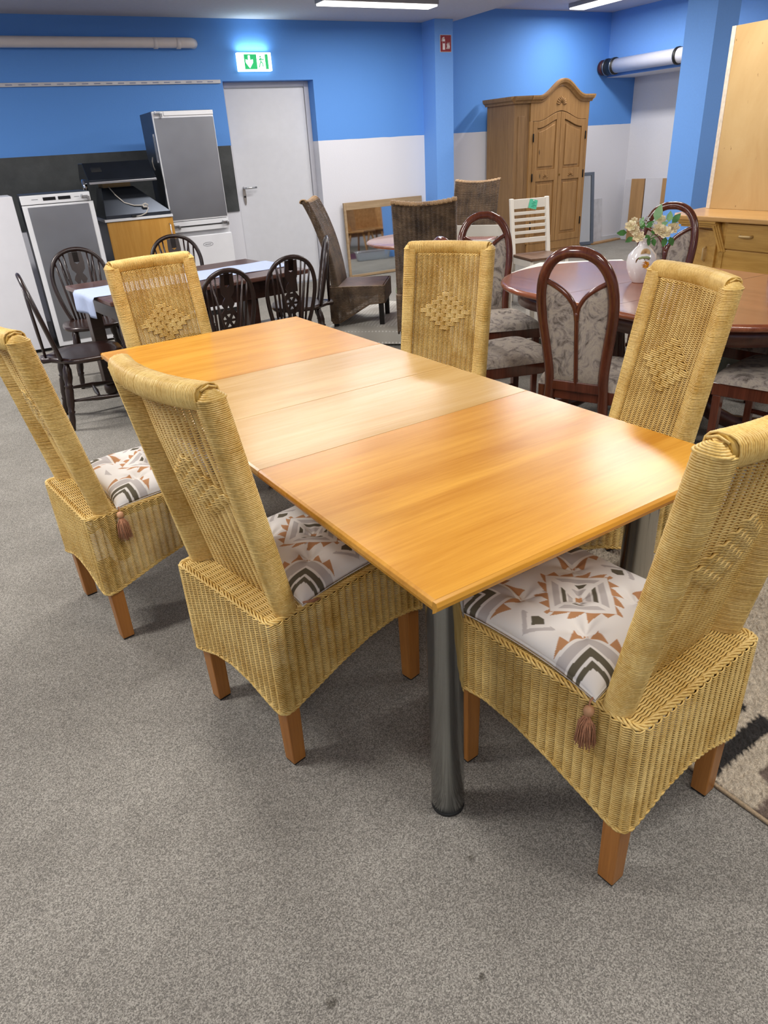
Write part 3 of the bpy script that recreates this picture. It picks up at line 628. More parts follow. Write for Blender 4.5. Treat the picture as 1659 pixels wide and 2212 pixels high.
    q=MB(); q.tube([(xf(zc)-.0285-bowf(zc)*(1-(y/.20)**2),y,zc) for y in np.linspace(-.19,.19,13)],.0255,12); q.build('rail_core',mat('rail_under_cane','#b8923f',.5),t)
    # corner caps : stacked loops closing the post tops
    for sd in (-1,1):
        q=MB()
        for k in range(7):
            r=1-.125*k; zz=1.047+.0042*k-.00022*k*k; pts=[]
            for a in np.linspace(0,2*PI,16,endpoint=False):
                ca=np.sign(np.cos(a))*abs(np.cos(a))**.7; sa=np.sign(np.sin(a))*abs(np.sin(a))**.7
                pts.append((xf(zz)-.0285+.0285*r*ca*(1-.02*k),sd*(.197+ .017*r*sa*(1) ),zz+ (.004 if k<6 else 0)))
            q.tube(pts,.0031,6,closed=True,up=(0,0,1))
        q.tube([(xf(1.07)-.046,sd*.197,1.070),(xf(1.07)-.028,sd*.197,1.0765),(xf(1.07)-.011,sd*.197,1.070)],.0026,6)
        q.build('corner_cap',M_RAT,t,kind='stuff')
    # legs
    for x in (.0345,DEP-.0345):
        for y in (-1,1):
            MB().box((x,y*(HW-.030),.155),(.047,.047,.30),taper=.86).build('leg',M_RLEG,t,bevel=.003)
            q=MB(); q.box((x,y*(HW-.030),.0035),(.036,.036,.007)); q.build('glide',M_BLK,t)
    return t
RC=make_rattan()
# (table-frame x, y, yaw deg, label)
RCH=[(.225,2.359,5.9,'golden rattan chair with patterned cushion cut by the left edge of the photo'),
 (.432,1.496,10.4,'golden rattan chair on the left side nearest the table corner, seen from behind'),
 (1.096,.568,93.6,'large golden rattan chair at the near end of the table, right foreground'),
 (.980,3.412,-83,'golden rattan chair at the far end of the long table by the dark chairs'),
 (2.033,2.574,207.8,'golden rattan chair across the table in front of the brown wicker chairs'),
 (1.964,1.335,158.1,'leaning-looking golden rattan chair on the right side standing on the shaggy rug')]
for i,(x,y,a,l) in enumerate(RCH):
    loc=TW(x,y,.013 if i==5 else 0); rz=math.radians(a)+TY
    if i==0: RC.location=loc; RC.rotation_euler=(0,0,rz); tag(RC,l,group='golden rattan chairs around the long table')
    else: dup(RC,loc,rz,l,'golden rattan chairs around the long table')

# ------------------------------------------------------------------ patterned seat cushions
def cushion_col(u,v):
    """printed pattern: u across, v front-back, metres from the cushion centre"""
    WH=(.84,.82,.79); GR=(.55,.52,.51); OL=(.13,.115,.08); OR=(.52,.27,.13)
    a=.102; au,av=abs(u),abs(v); d=(au+av)/a
    if d<1.0:
        for lim,c in ((.11,OR),(.21,WH),(.35,GR),(.41,WH),(.55,OL),(.62,WH),(.84,GR),(1.0,WH)):
            if d<lim:
                if c is not WH and d>.11 and (au<.006 or av<.0045): return WH
                if c is OL and u*v>0 and (au<.022 or av<.012): return WH
                return c
    t=au/(au+av+1e-9); k=t*4.3; f=k-math.floor(k)
    if d<1.0+.30*(f if v*u>0 else 1-f)*(.55+.9*min(t,1-t)*2): return OR
    du=au-.142
    if av<.05 and -.012<du:
        e=abs(du)+av
        if e<.020: return OL
        if .034<e<.048 and du>-.004: return GR
    dv=av-.150
    if au<.03 and dv>0 and dv<.016 and au<.03*(1-dv/.016): return GR
    e=max(.200-au,.200-av)
    if e<.115:
        for lim,c in ((.030,WH),(.042,OL),(.049,WH),(.066,OL),(.073,WH),(.098,GR),(.106,WH)):
            if e<lim: return c
    m=min(.200-au,.200-av); q_=(m/.106*2.2)%1
    if e<.106+.026*q_ and m<.106: return OR
    if .15<e+ (e-m)*.0<.158 and abs((.2-au)-(.2-av))<.02: return GR
    return WH
def lin_rgb(c): return c
def cushion_mesh():
    n=210; hw=.207; hd=.205; V=[];C=[]
    tufts=[(-.09,-.09),(.09,-.09),(-.09,.09),(.09,.09),(0,0)] 
    rr=random.Random(7)
    for j in range(n+1):
        for i in range(n+1):
            a=-1+2*i/n; b=-1+2*j/n
            # pinched corners
            ed=max(abs(a),abs(b)); k=1+.05*abs(a*b)**3
            u=a*hw*(1-.05*(1-abs(b)**2)*abs(a)**6)*k; v=b*hd*(1-.05*(1-abs(a)**2)*abs(b)**6)*k
            e=(1-abs(a)**5)*(1-abs(b)**5)
            h=.006+.040*e**.5
            for tu,tv in tufts:
                d=math.hypot(u-tu,v-tv); h-=.020*math.exp(-(d/.030)**2); 
                ang=math.atan2(v-tv,u-tu); h+=.0025*math.sin(ang*6+tu*40)*math.exp(-(d/.07)**2)*min(1,d/.02)
            h+=.0016*math.sin(u*55+v*20)*e
            V.append((v,-u,max(h,.004))); C.append(cushion_col(u,v))
    m=(n+1)*(n+1); F=[(j*(n+1)+i,j*(n+1)+i+1,(j+1)*(n+1)+i+1,(j+1)*(n+1)+i) for j in range(n) for i in range(n)]
    F=[tuple(reversed(f)) for f in F]
    # thin side and underside
    ring=[i for i in range(n+1)]+[(j)*(n+1)+n for j in range(1,n+1)]+[n*(n+1)+i for i in range(n-1,-1,-1)]+[j*(n+1) for j in range(n-1,0,-1)]
    base=len(V)
    for r in ring: V.append((V[r][0],V[r][1],.0)); C.append((.84,.82,.79))
    L=len(ring)
    for k in range(L): F.append((ring[k],base+k,base+(k+1)%L,ring[(k+1)%L]))
    F.append([base+k for k in range(L)])
    me=bpy.data.meshes.new('cushion_cover'); me.from_pydata(V,[],F); me.polygons.foreach_set('use_smooth',[True]*len(F))
    at=me.color_attributes.new('print','FLOAT_COLOR','POINT'); at.data.foreach_set('color',np.array([(*c,1) for c in C],dtype=np.float32).ravel())
    mm,nt,b=pmat('printed_cotton',.85,spec=.2); vc=nt.nodes.new('ShaderNodeVertexColor'); vc.layer_name='print'; nt.links.new(vc.outputs[0],b.inputs['Base Color'])
    mp=coords(nt,(1,1,1)); nn_=noise(nt,mp.outputs[0],500,2); bump(nt,b,nn_.outputs[0],.2,.0006)
    me.materials.append(mm); return me
CME=cushion_mesh(); M_TAS=mat('tassel_yarn','#b98463',.9,var=.12,scale=200); M_BEAD=mat('wood_bead','#c4936c',.5)
def make_cushion(lab,loc,rz,drop,ds=-1):
    t=thing('seat_cushion',lab,'cushion',loc,rz,'printed cushions on the rattan chairs'); mobj('cushion_cover',CME,t)
    rr=random.Random(3)
    for sx,sy in ((-1,-1),(-1,1)):
        x,y=sx*.213,sy*.214; pts=[(x*.99,y*.985,.006),(x*1.0,y*1.075,.004)]
        if drop and sy==ds:
            a=(x+.000,sy*.232,0)  # tassel hangs over the side
            q=MB(); q.tube([(x*.97,sy*.206,.008),(x*.98,sy*.225,.003),a[:2]+(-.008,)],.002,6); q.build('cord',M_TAS,t)
            MB().lathe([(.001,-.026),(.009,-.022),(.0115,-.014),(.009,-.006),(.002,-.003)],a,14).build('bead',M_BEAD,t)
            q=MB()
            for k in range(90):
                an=rr.uniform(0,2*PI); r0=.006*rr.random()**.5; r1=.022*rr.random()**.5
                q.tube([(a[0]+r0*math.cos(an),a[1]+r0*math.sin(an)+sy*.002,-.024),(a[0]+r1*.8*math.cos(an),a[1]+sy*(.002-min(.006,r1*.8*math.sin(an))),-.045),(a[0]+r1*math.cos(an)+rr.uniform(-.003,.003),a[1]+sy*(.003-min(.008,r1*math.sin(an))),-.088-rr.uniform(0,.014))],.0010,4)
            q.build('tassel',M_TAS,t,kind='stuff')
        else:
            q=MB()
            for k in range(40):
                q.tube([(x*.98,y*.98,.008),(x*.99+rr.uniform(-.006,.006),y*1.04,.014),(x*.985+rr.uniform(-.012,.012)+.03,y*1.06+rr.uniform(-.004,.004),.006)],.0012,4)
            q.build('tassel',M_TAS,t,kind='stuff')
    return t
for i,lab,drop in ((0,'patterned white cushion with hanging tassel on the leftmost rattan chair',True),(1,'patterned white cushion with zigzag print on the left rattan chair near the table corner',False),(2,'patterned white tufted cushion with brown tassel on the right foreground rattan chair',True)):
    x,y,a,_=RCH[i]; rz=math.radians(a)+TY; wx,wy,_z=TW(x,y); cx_=.315
    make_cushion(lab,(wx+cx_*math.cos(rz),wy+cx_*math.sin(rz),ZS+.0045),rz,drop,1 if i==2 else -1)
# ------------------------------------------------------------------ dark windsor chairs and their table
M_OAK=wood('dark_oak','#1d100c','#38211a',0,6,.3,.25); M_OAKT=wood('dark_oak_top','#3f2620','#6a4638',0,5,.3,.3); M_OAKD=wood('dark_oak_turned','#190e0b','#2f1b15',2,6,.32,.2)
def turned(mb,a,b,prof,n=10):
    """turned spindle from a to b; prof list of (t, radius)"""
    a=Vector(a); b=Vector(b); mb.tube([a.lerp(b,t) for t,_ in prof],[r for _,r in prof],n)
LEGP=[(0,.015),(.06,.018),(.10,.025),(.22,.028),(.32,.020),(.34,.027),(.36,.020),(.40,.025),(.62,.023),(.70,.017),(.72,.023),(.75,.017),(.85,.019),(1,.013)]
def make_windsor():
    t=thing('windsor_chair','x','chair')
    # seat: D shape, front at +x, small tail behind
    out=[]
    for a in np.linspace(-PI/2-.55,PI/2+.55,30):
        ca,sa=math.cos(a),math.sin(a); out.append((.205*np.sign(ca)*abs(ca)**.75+.215,.215*np.sign(sa)*abs(sa)**.75))
    out+=[(.045,.13),(-.01,.055),(-.055,.05),(-.055,-.05),(-.01,-.055),(.045,-.13)]
    q=MB(); n=len(out); cx_=.2
    V=[(x,y,.408) for x,y in out]+[(cx_+(x-cx_)*1.03,y*1.03,.422) for x,y in out]+[(x,y,.438) for x,y in out]+[(cx_+(x-cx_)*.8,y*.8,.432) for x,y in out]
    F=[list(reversed(range(n)))]+[[3*n+i for i in range(n)]]
    for l in range(3): F+=[(l*n+i,l*n+(i+1)%n,(l+1)*n+(i+1)%n,(l+1)*n+i) for i in range(n)]
    q.add(V,F,True); q.build('seat',M_OAK,t)
    lp=[((.36,.15,.41),(.40,.20,0)),((.36,-.15,.41),(.40,-.20,0)),((.07,.13,.41),(.005,.185,0)),((.07,-.13,.41),(.005,-.185,0))]
    for a,b in lp: q=MB(); turned(q,a,b,LEGP); q.build('leg',M_OAKD,t)
    def at(i,z): a,b=lp[i]; return Vector(a).lerp(Vector(b),1-z/.41)
    SP=[(0,.007),(.2,.010),(.5,.016),(.8,.010),(1,.007)]
    for i,j in ((0,2),(1,3)): q=MB(); turned(q,at(i,.16),at(j,.18),SP,8); q.build('stretcher',M_OAKD,t)
    q=MB(); turned(q,(at(0,.16)+at(2,.18))/2,(at(1,.16)+at(3,.18))/2,SP,8); q.build('stretcher',M_OAKD,t)
    bx_=lambda z:.045-.20*(z-.43)          # plane of the hoop
    hp=[]
    for a in np.linspace(0,PI,27):
        z=.43+.49*math.sin(a)**.62 if False else None
    # hoop outline y(z): narrow at seat, widest at .72, round top at .92
    pts=[(.135,.43),(.165,.52),(.188,.62),(.197,.70),(.190,.77),(.165,.835),(.12,.885),(.06,.913),(0,.921)]
    hp=[(bx_(z),y,z) for y,z in pts]+[(bx_(z),-y,z) for y,z in reversed(pts[:-1])]
    # smooth by Catmull
    def smooth(P,k=4):
        P=[Vector(p) for p in P]; R=[]
        for i in range(len(P)-1):
            p0=P[max(i-1,0)];p1=P[i];p2=P[i+1];p3=P[min(i+2,len(P)-1)]
            for j in range(k):
                s=j/k; R.append(.5*((2*p1)+(-p0+p2)*s+(2*p0-5*p1+4*p2-p3)*s*s+(-p0+3*p1-3*p2+p3)*s**3))
        R.append(P[-1]); return R
    q=MB(); H=smooth(hp); q.tube(H,.016,10,up=(1,0,.2),ell=.8); q.build('hoop',M_OAKD,t)
    def hoopz(y): return np.interp(abs(y),[0,.06,.12,.165],[.915,.907,.88,.83])
    for y in (-.15,-.115,-.082,.082,.115,.15):
        yt=y*1.02; zt=float(hoopz(yt)); q=MB(); turned(q,(.045,y*.72,.43),(bx_(zt),yt,zt),[(0,.007),(.3,.0095),(.7,.008),(1,.006)],7); q.build('spindle',M_OAKD,t)
    for s in (-1,1):
        q=MB(); turned(q,(-.03,s*.03,.43),(bx_(.885),s*.12,.885),[(0,.007),(.3,.009),(1,.006)],7); q.build('brace_spindle',M_OAKD,t)
    # pierced splat with wheel
    o=[(-.028,.0),(-.04,.03),(-.03,.07),(-.022,.10),(-.045,.13),(-.055,.18),(-.048,.225),(-.025,.26),(-.038,.285),(-.030,.31),(-.018,.33),(-.038,.36),(-.042,.40),(-.038,.48)]
    outer=[(x,y) for x,y in o]+[(-x,y) for x,y in reversed(o)]
    holes=[]
    for k in range(6):
        a0=2*PI*k/6+.16; a1=2*PI*(k+1)/6-.16
        holes.append([(.016*math.cos((a0+a1)/2),.18+.016*math.sin((a0+a1)/2))]+[(.040*math.cos(a0+(a1-a0)*i/5),.18+.044*math.sin(a0+(a1-a0)*i/5)) for i in range(6)])
    holes.append([(-.012,.25),(.012,.25),(0,.285)]); holes.append([(-.016,.485),(.016,.485),(.016,.41),(0,.395),(-.016,.41)]); holes.append([(-.006,.05),(.006,.05),(.004,.105),(-.004,.105)])
    V,F=plate([outer]+[list(reversed(h)) for h in holes],.012)
    ang=math.atan(.20); V2=[(bx_(.43+y*.98)+z,x*1.22,.43+y*.98) for x,y,z in V]
    q=MB(); q.add(V2,F); q.build('splat',M_OAKD,t)
    return t
WC=make_windsor()
WCH=[(.215,4.76,0,'dark spindle-back chair at the left end of the dark table, side view'),
 (.62,5.90,-92,'dark wheel-back chair behind the dark table in front of the steel fridge'),
 (1.40,6.10,-100,'dark wheel-back chair behind the dark table in front of the orange cupboard'),
 (1.235,4.27,97,'dark wheel-back chair with its back to the camera, nearest the far rattan chair'),
 (1.74,4.49,92,'dark wheel-back chair with its back to the camera above the table corner'),
 (2.29,5.19,160,'dark spindle-back chair seen edge-on beside the brown wicker chair')]
for i,(x,y,a,l) in enumerate(WCH):
    if i==0: WC.location=(x,y,0); WC.rotation_euler=(0,0,math.radians(a)); tag(WC,l,group='dark wheel-back chairs at the dark table')
    else:
        w=dup(WC,(x,y,0),math.radians(a),l,'dark wheel-back chairs at the dark table')
        if i in (3,4): w.scale=(.93,.88,.95)
        if i==5: w.scale=(1,1,.96)
t=thing('dark_table','dark brown wooden table with heavy legs and a pale runner','table',(1.2,5.0,0),math.radians(9))
MB().bb(-.69,.69,-.46,.46,.725,.755).build('tabletop',M_OAKT,t,bevel=.008,segs=3)
MB().bb(-.62,.62,-.40,-.375,.61,.725).build('apron',M_OAK,t,bevel=.004); MB().bb(-.62,.62,.375,.40,.61,.725).build('apron',M_OAK,t,bevel=.004)
MB().bb(-.62,-.595,-.375,.375,.61,.725).build('apron',M_OAK,t,bevel=.004); MB().bb(.595,.62,-.375,.375,.61,.725).build('apron',M_OAK,t,bevel=.004)
for x,y in ((-.58,-.34),(-.58,.34),(.27,-.34),(.56,.34)):
    if 1:
        q=MB(); q.box((x,y,.40),(.085,.085,.65)); q.lathe([(.03,.0),(.045,.01),(.05,.04),(.045,.07),(.03,.08)],(x,y,0),16); q.build('leg',M_OAK,t,bevel=.005)
M_RUN=mat('pale_blue_runner','#b7c5e4',.85,var=.02,scale=60,bmp=.1,bd=.001)
def runner(u,v):
    # u along table 0..1 with both ends hanging, v across
    s=-.83+u*1.62; w_=.20; y=(v-.5)*2*w_-.03
    L=.695
    if s<-L:
        d=-s-L; x=-L-.005-min(d,.02); z=.7575-max(0,d-.01); z-=(1-abs(v-.5)*2)*0.0; y*=1
        x-=.012*math.sin(v*9)*min(1,d/.1)
    elif s>L:
        d=s-L; x=L+.005+min(d,.02); z=.7575-max(0,d-.01)
    else: x=s; z=.7575+.0012*math.sin(s*23+v*5)
    return (x,y,z)
q=MB(); q.grid(runner,90,14); o=q.build('table_runner',M_RUN,loc=(1.2,5.0,0),rz=math.radians(9)); md=o.modifiers.new('solid','SOLIDIFY'); md.thickness=.0016; md.offset=1
tag(o,'pale blue runner cloth hanging over the end of the dark table','table runner')

# ------------------------------------------------------------------ brown wicker chairs
M_BRW=rattan_mat('brown_wicker','#38281c','#7d654c',.45)
def make_brown():
    t=thing('wicker_chair','x','chair'); HB=.225; D=.46; SZ=.468; TOP=1.10
    # profile of back: centre line x(z), rolling backwards at the top
    def xb(z): 
        u=max(0,z-SZ)/(TOP-SZ); return .05-.08*u-.10*u**3
    rib=.034
    # wrap-around weave of the whole back slab (front and rear)
    per=[];nr=[]
    ny=14
    for y in np.linspace(-HB+.02,HB-.02,ny*4+1): per.append((.024,y)); nr.append((1,0))
    for a in np.linspace(0,PI,7)[1:-1]: per.append((.024*math.cos(a),HB-.02+.02*math.sin(a))); nr.append((math.cos(a),math.sin(a)))
    for y in np.linspace(HB-.02,-HB+.02,ny*4+1): per.append((-.024,y)); nr.append((-1,0))
    for a in np.linspace(PI,2*PI,7)[1:-1]: per.append((.024*math.cos(a),-HB+.02+.02*math.sin(a))); nr.append((math.cos(a),math.sin(a)))
    per=np.array(per); nr=np.array(nr); ph=per[:,1]/rib; P=[];NN=[]
    for k,z in enumerate(np.arange(.30,TOP,.0085)):
        off=.0045*np.abs(np.cos(PI*ph)); x=xb(z)+per[:,0]+nr[:,0]*off-.025*(1-(per[:,1]/HB)**2)*min(1,max(0,(z-.6)/.4))
        P.append(np.stack([x,per[:,1]+nr[:,1]*off,z+.0012*np.sin(2*PI*ph)+.022*(per[:,1]/HB)**2*max(0,(z-.9)/.2)],1)); NN.append(np.stack([nr[:,0],nr[:,1],0*ph],1))
    q=MB(); strands(q,P,NN,.0046,None,4,True); q.build('back_weave',M_BRW,t,kind='stuff')
    q=MB()
    for i in range(14):
        y=-HB+.012+(2*HB-.024)*i/13; z=TOP+.022*(y/HB)**2
        for k in range(4): q.tube([(xb(z)-.025*(1-(y/HB)**2)+.026*math.cos(a),y+(k-1.5)*.0085,z-.004+.020*math.sin(a)) for a in np.linspace(-.2,PI+.2,8)],.0052,5)
    q.build('top_rim',rattan_mat('brown_wicker_lit_rim','#7c5e40','#b08f66',.45),t,kind='stuff')  # lighter copy of the wicker colour, as if lit from above
    # base
    raw=[];cr=.02
    side=[(0,.17),(.08,.18),(.2,.25),(.33,.325),(.46,.335)]
    seg=[]
    def addl(p,q_,n):
        for i in range(n): u=i/n; seg.append((p[0]+(q_[0]-p[0])*u,p[1]+(q_[1]-p[1])*u))
    addl((0,HB),(D,HB),54); addl((D,HB),(D,-HB),54); addl((D,-HB),(0,-HB),54); addl((0,-HB),(0,HB),54)
    R=np.array(seg); N=np.concatenate([np.tile(v,(54,1)) for v in ((0,1,0),(1,0,0),(0,-1,0),(-1,0,0))]).astype(float)
    zl=np.interp(R[:,0],[s[0] for s in side],[s[1] for s in side]); zl=np.where(R[:,0]<.005,.20-.0*R[:,1],zl)
    ph=np.where(np.abs(N[:,0])>.5,R[:,1],R[:,0])/rib; P=[];NN=[];MK=[]
    for z in np.arange(.175,SZ,.0085):
        off=.0045*np.abs(np.cos(PI*ph)); P.append(np.stack([R[:,0]+N[:,0]*off,R[:,1]+N[:,1]*off,z+0*off+.0012*np.sin(2*PI*ph)],1)); NN.append(N); MK.append(z>zl)
    q=MB(); strands(q,P,NN,.0046,MK,4,True); q.build('wicker_skirt',M_BRW,t,kind='stuff')
    q=MB(); q.tube([(x,y,z+.0) for (x,y),z in zip(R[::3],zl[::3])],.007,6,closed=True,up=(0,0,1)); q.tube([(x,y,SZ-.002) for (x,y) in R[::3]],.007,6,closed=True,up=(0,0,1)); q.build('edge_braid',M_BRW,t,kind='stuff')
    MB().bb(.01,D-.01,-HB+.01,HB-.01,SZ-.03,SZ+.004).build('seat',rattan_mat('brown_seat_weave','#4b3326','#6f5240',.5),t,bevel=.006)
    for x in (.035,D-.035):
        for y in (-1,1): MB().box((x,y*(HB-.035),.20),(.042,.042,.40),taper=.85).build('leg',mat('black_brown_leg','#120d0c',.4,var=.05),t,bevel=.002)
    return t
BR=make_brown()
BCH=[(2.572,5.618,-36,'brown wicker chair seen from the side next to the white door wall'),
     (2.867,4.60,56,'brown wicker chair seen from behind with green cushion, behind the golden chair'),
     (4.41,6.15,218,'brown wicker chair farthest back, left of the pine wardrobe')]
for i,(x,y,a,l) in enumerate(BCH):
    if i==0: BR.location=(x,y,0); BR.rotation_euler=(0,0,math.radians(a)); tag(BR,l,group='brown wicker chairs')
    else: dup(BR,(x,y,0),math.radians(a),l,'brown wicker chairs')
a=math.radians(56); q=MB()
def puff(u,v,w=.21,d=.20,h=.075):
    x=(u-.5)*2; y=(v-.5)*2; e=max(0,1-abs(x)**4)*max(0,1-abs(y)**4); return (x*w*(1-.06*y*y),y*d*(1-.06*x*x),h*e**.45+.006*math.sin(x*14)*e*(1-e)*2)
q.grid(lambda u,v:puff(u,v),30,30); o=q.build('green_cushion',mat('pale_green_cloth','#a9b795',.85,var=.06,scale=30),loc=(2.867+.26*math.cos(a)-.05*math.sin(a),4.60+.26*math.sin(a)+.05*math.cos(a),.474),rz=a); o.modifiers.new('s','SOLIDIFY').thickness=.004
tag(o,'pale green padded cushion on the brown wicker chair seen from behind','cushion')
# reddish round table between them
M_CHER=wood('cherry_red','#7c3a20','#a45a35',0,4,.25,.4); M_CHERE=wood('cherry_orange_edge','#a04714','#c8672a',0,4,.25,.4)
t=thing('red_round_table','reddish round table between the brown wicker chairs','table',(3.43,5.41,0))
q=MB(); q.lathe([(.50,.722),(.545,.728),(.56,.738)],(0,0,0),48); q.build('table_edge',M_CHERE,t); q=MB(); q.lathe([(.56,.738),(.555,.749),(.54,.754),(.3,.754)],(0,0,0),48); q.build('tabletop',wood('cherry_pale_top','#8f6252','#b08474',0,4,.25,.4),t)
q=MB(); q.lathe([(.06,.12),(.05,.2),(.045,.4),(.05,.6),(.09,.72)],(0,0,0),20); q.build('pedestal',M_CHER,t)
for k in range(4):
    aa=PI/4+k*PI/2; q=MB(); q.tube([(.04*math.cos(aa),.04*math.sin(aa),.18),(.2*math.cos(aa),.2*math.sin(aa),.10),(.36*math.cos(aa),.36*math.sin(aa),.025)],[.03,.026,.02],8); q.build('foot',M_CHER,t)

# ------------------------------------------------------------------ white ladder-back chair with tag
M_CREAM=mat('cream_lacquer','#e6e1d6',.4,var=.01); M_OILED=wood('brown_oiled_seat','#59402f','#7a5d49',0,6,.45)
def make_white():
    t=thing('white_chair','x','chair')
    for y in (-1,1):
        q=MB(); yy_=y*.19; q.prism([(z,x) for x,z in ((-.018,0),(.018,0),(.038,.45),(-.042,.955),(-.075,.955),(.0,.45))],yy_-.018,yy_+.018,axis=1); q.build('rear_post',M_CREAM,t,bevel=.003)
        MB().box((.38,y*.185,.215),(.036,.036,.43)).build('leg',M_CREAM,t,bevel=.002)
    xx=lambda z:.016-.078*(z-.45)/.5
    for z,h in ((.905,.085),(.82,.028),(.762,.028),(.704,.028),(.646,.028),(.575,.045)): MB().box((xx(z),0,z),(.018,.36,h)).build('back_slat',M_CREAM,t,bevel=.002)
    MB().bb(-.01,.41,-.2,.2,.435,.458).build('seat',M_OILED,t,bevel=.004)
    MB().bb(.36,.378,-.17,.17,.37,.435).build('apron',M_CREAM,t,bevel=.002)
    for y in (-1,1): MB().box((.2,y*.185,.40),(.33,.018,.06)).build('apron',M_CREAM,t,bevel=.002)
    MB().box((.2,0,.18),(.02,.36,.02)).build('stretcher',M_CREAM,t)
    return t
WH=make_white(); WH.location=(4.80,5.74,0); WH.rotation_euler=(0,0,math.radians(-102)); tag(WH,'white ladder-back chair with brown seat and green tag before the wardrobe',group='white ladder-back chairs')
dup(WH,(3.42,4.70,0),math.radians(40),'white ladder-back chair mostly hidden behind the arched chair and wicker chairs','white ladder-back chairs').scale=(.95,.95,.95)
a=math.radians(-102); q=MB(); q.box((0,0,0),(.003,.085,.085)); q.mi=1
for i in range(4): q.box((.0018,.012-.012*(i%2),.018-.014*i),(.0012,.032 if i!=2 else .045,.0035))
q.mi=2; q.lathe([(.006,-.0002),(.006,.0008)],(.0018,.0,.034),10,axis=(1,0,0))
V=[mat('tag_green','#4fbf9a',.6,var=.01),mat('tag_ink','#1f7a62',.7),mat('tag_hole','#e6e1d6',.6)]
lx,ly=-.040,.035
o=q.build('price_tag',V); o.location=(4.80+lx*math.cos(a)-ly*math.sin(a),5.74+lx*math.sin(a)+ly*math.cos(a),.895); o.rotation_euler=(math.radians(-15),math.radians(-9),a); tag(o,'small green paper tag hanging on the white ladder-back chair','price tag')
# ------------------------------------------------------------------ oval mahogany table and padded chairs
M_MAH=wood('mahogany_top','#763a22','#a3603d',1,4,.22,.5); M_MAHE=wood('mahogany_edge','#5f2b18','#84432a',1,4,.25,.4); M_MAHD=wood('mahogany_dark','#3c1c12','#5b2e20',1,4,.3,.3)
M_MAHF=wood('mahogany_frame','#4a2418','#6d3a28',2,4,.16,.5)
def stad(r,hl,n=24):
    return [(r*math.cos(a),hl+r*math.sin(a)) for a in np.linspace(0,PI,n)]+[(r*math.cos(a),-hl+r*math.sin(a)) for a in np.linspace(PI,2*PI,n)]
t=thing('oval_table','large oval mahogany dining table with vase on the right','table',(3.06,2.58,0))
def rings(mb,spec,hl):
    n=48; V=[];F=[]
    for r,z in spec: V+=[(x,y,z) for x,y in stad(r,hl)]
    for l in range(len(spec)-1): F+=[(l*n+i,l*n+(i+1)%n,(l+1)*n+(i+1)%n,(l+1)*n+i) for i in range(n)]
    mb.add(V,F,True); o=mb.n-len(V); mb.F+=[[o+i for i in reversed(range(n))],[o+(len(spec)-1)*n+i for i in range(n)]]; mb.S+=[False,False]; mb.M+=[mb.mi]*2
for i,(y0,y1,e) in enumerate(((-.17,.17,0),)):
    pass
q=MB(); rings(q,[(.575,.715),(.605,.722),(.615,.735),(.61,.748),(.595,.752)],.37); q.build('tabletop',M_MAH,t)
q=MB(); q.bb(-.594,.594,-.162,-.160,.7515,.7524); q.build('leaf_joint',M_MAHD,t); q=MB(); q.bb(-.594,.594,.20,.202,.7515,.7524); q.build('leaf_joint',M_MAHD,t)
q=MB(); rings(q,[(.52,.635),(.52,.715)],.36); q.build('apron',M_MAHD,t)
for sy in (-1,1):
    q=MB(); q.lathe([(.06,.14),(.05,.2),(.065,.35),(.045,.5),(.07,.64)],(0,sy*.30,0),16); q.build('pedestal_column',M_MAHD,t)
    for sx in (-1,1):
        q=MB(); q.tube([(sx*.03,sy*.30,.24),(sx*.10,sy*.33,.13),(sx*.2,sy*.38,.07),(sx*.33,sy*.44,.045),(sx*.46,sy*.50,.035)],[.045,.045,.04,.036,.03],8,ell=1.0); q.build('pedestal_foot',M_MAHD,t)
MB().bb(-.03,.03,-.3,.3,.20,.27).build('pedestal_stretcher',M_MAHD,t,bevel=.004)
def fabric():
    m,nt,b=pmat('marbled_upholstery',.85,spec=.2); mp=coords(nt,(1,1,1)); n=noise(nt,mp.outputs[0],11,5,.7,2.2); n2=noise(nt,mp.outputs[0],600,2)
    r=ramp(nt,n.outputs[0],[(.30,lin('#4a423b')),(.40,lin('#7f766e')),(.47,lin('#9c938c')),(.55,lin('#b4a99b')),(.66,lin('#9e948c')),(.74,lin('#cfc6ba'))])
    nt.links.new(r.outputs[0],b.inputs['Base Color']); bump(nt,b,n2.outputs[0],.15,.0006); return m
M_FAB=fabric()
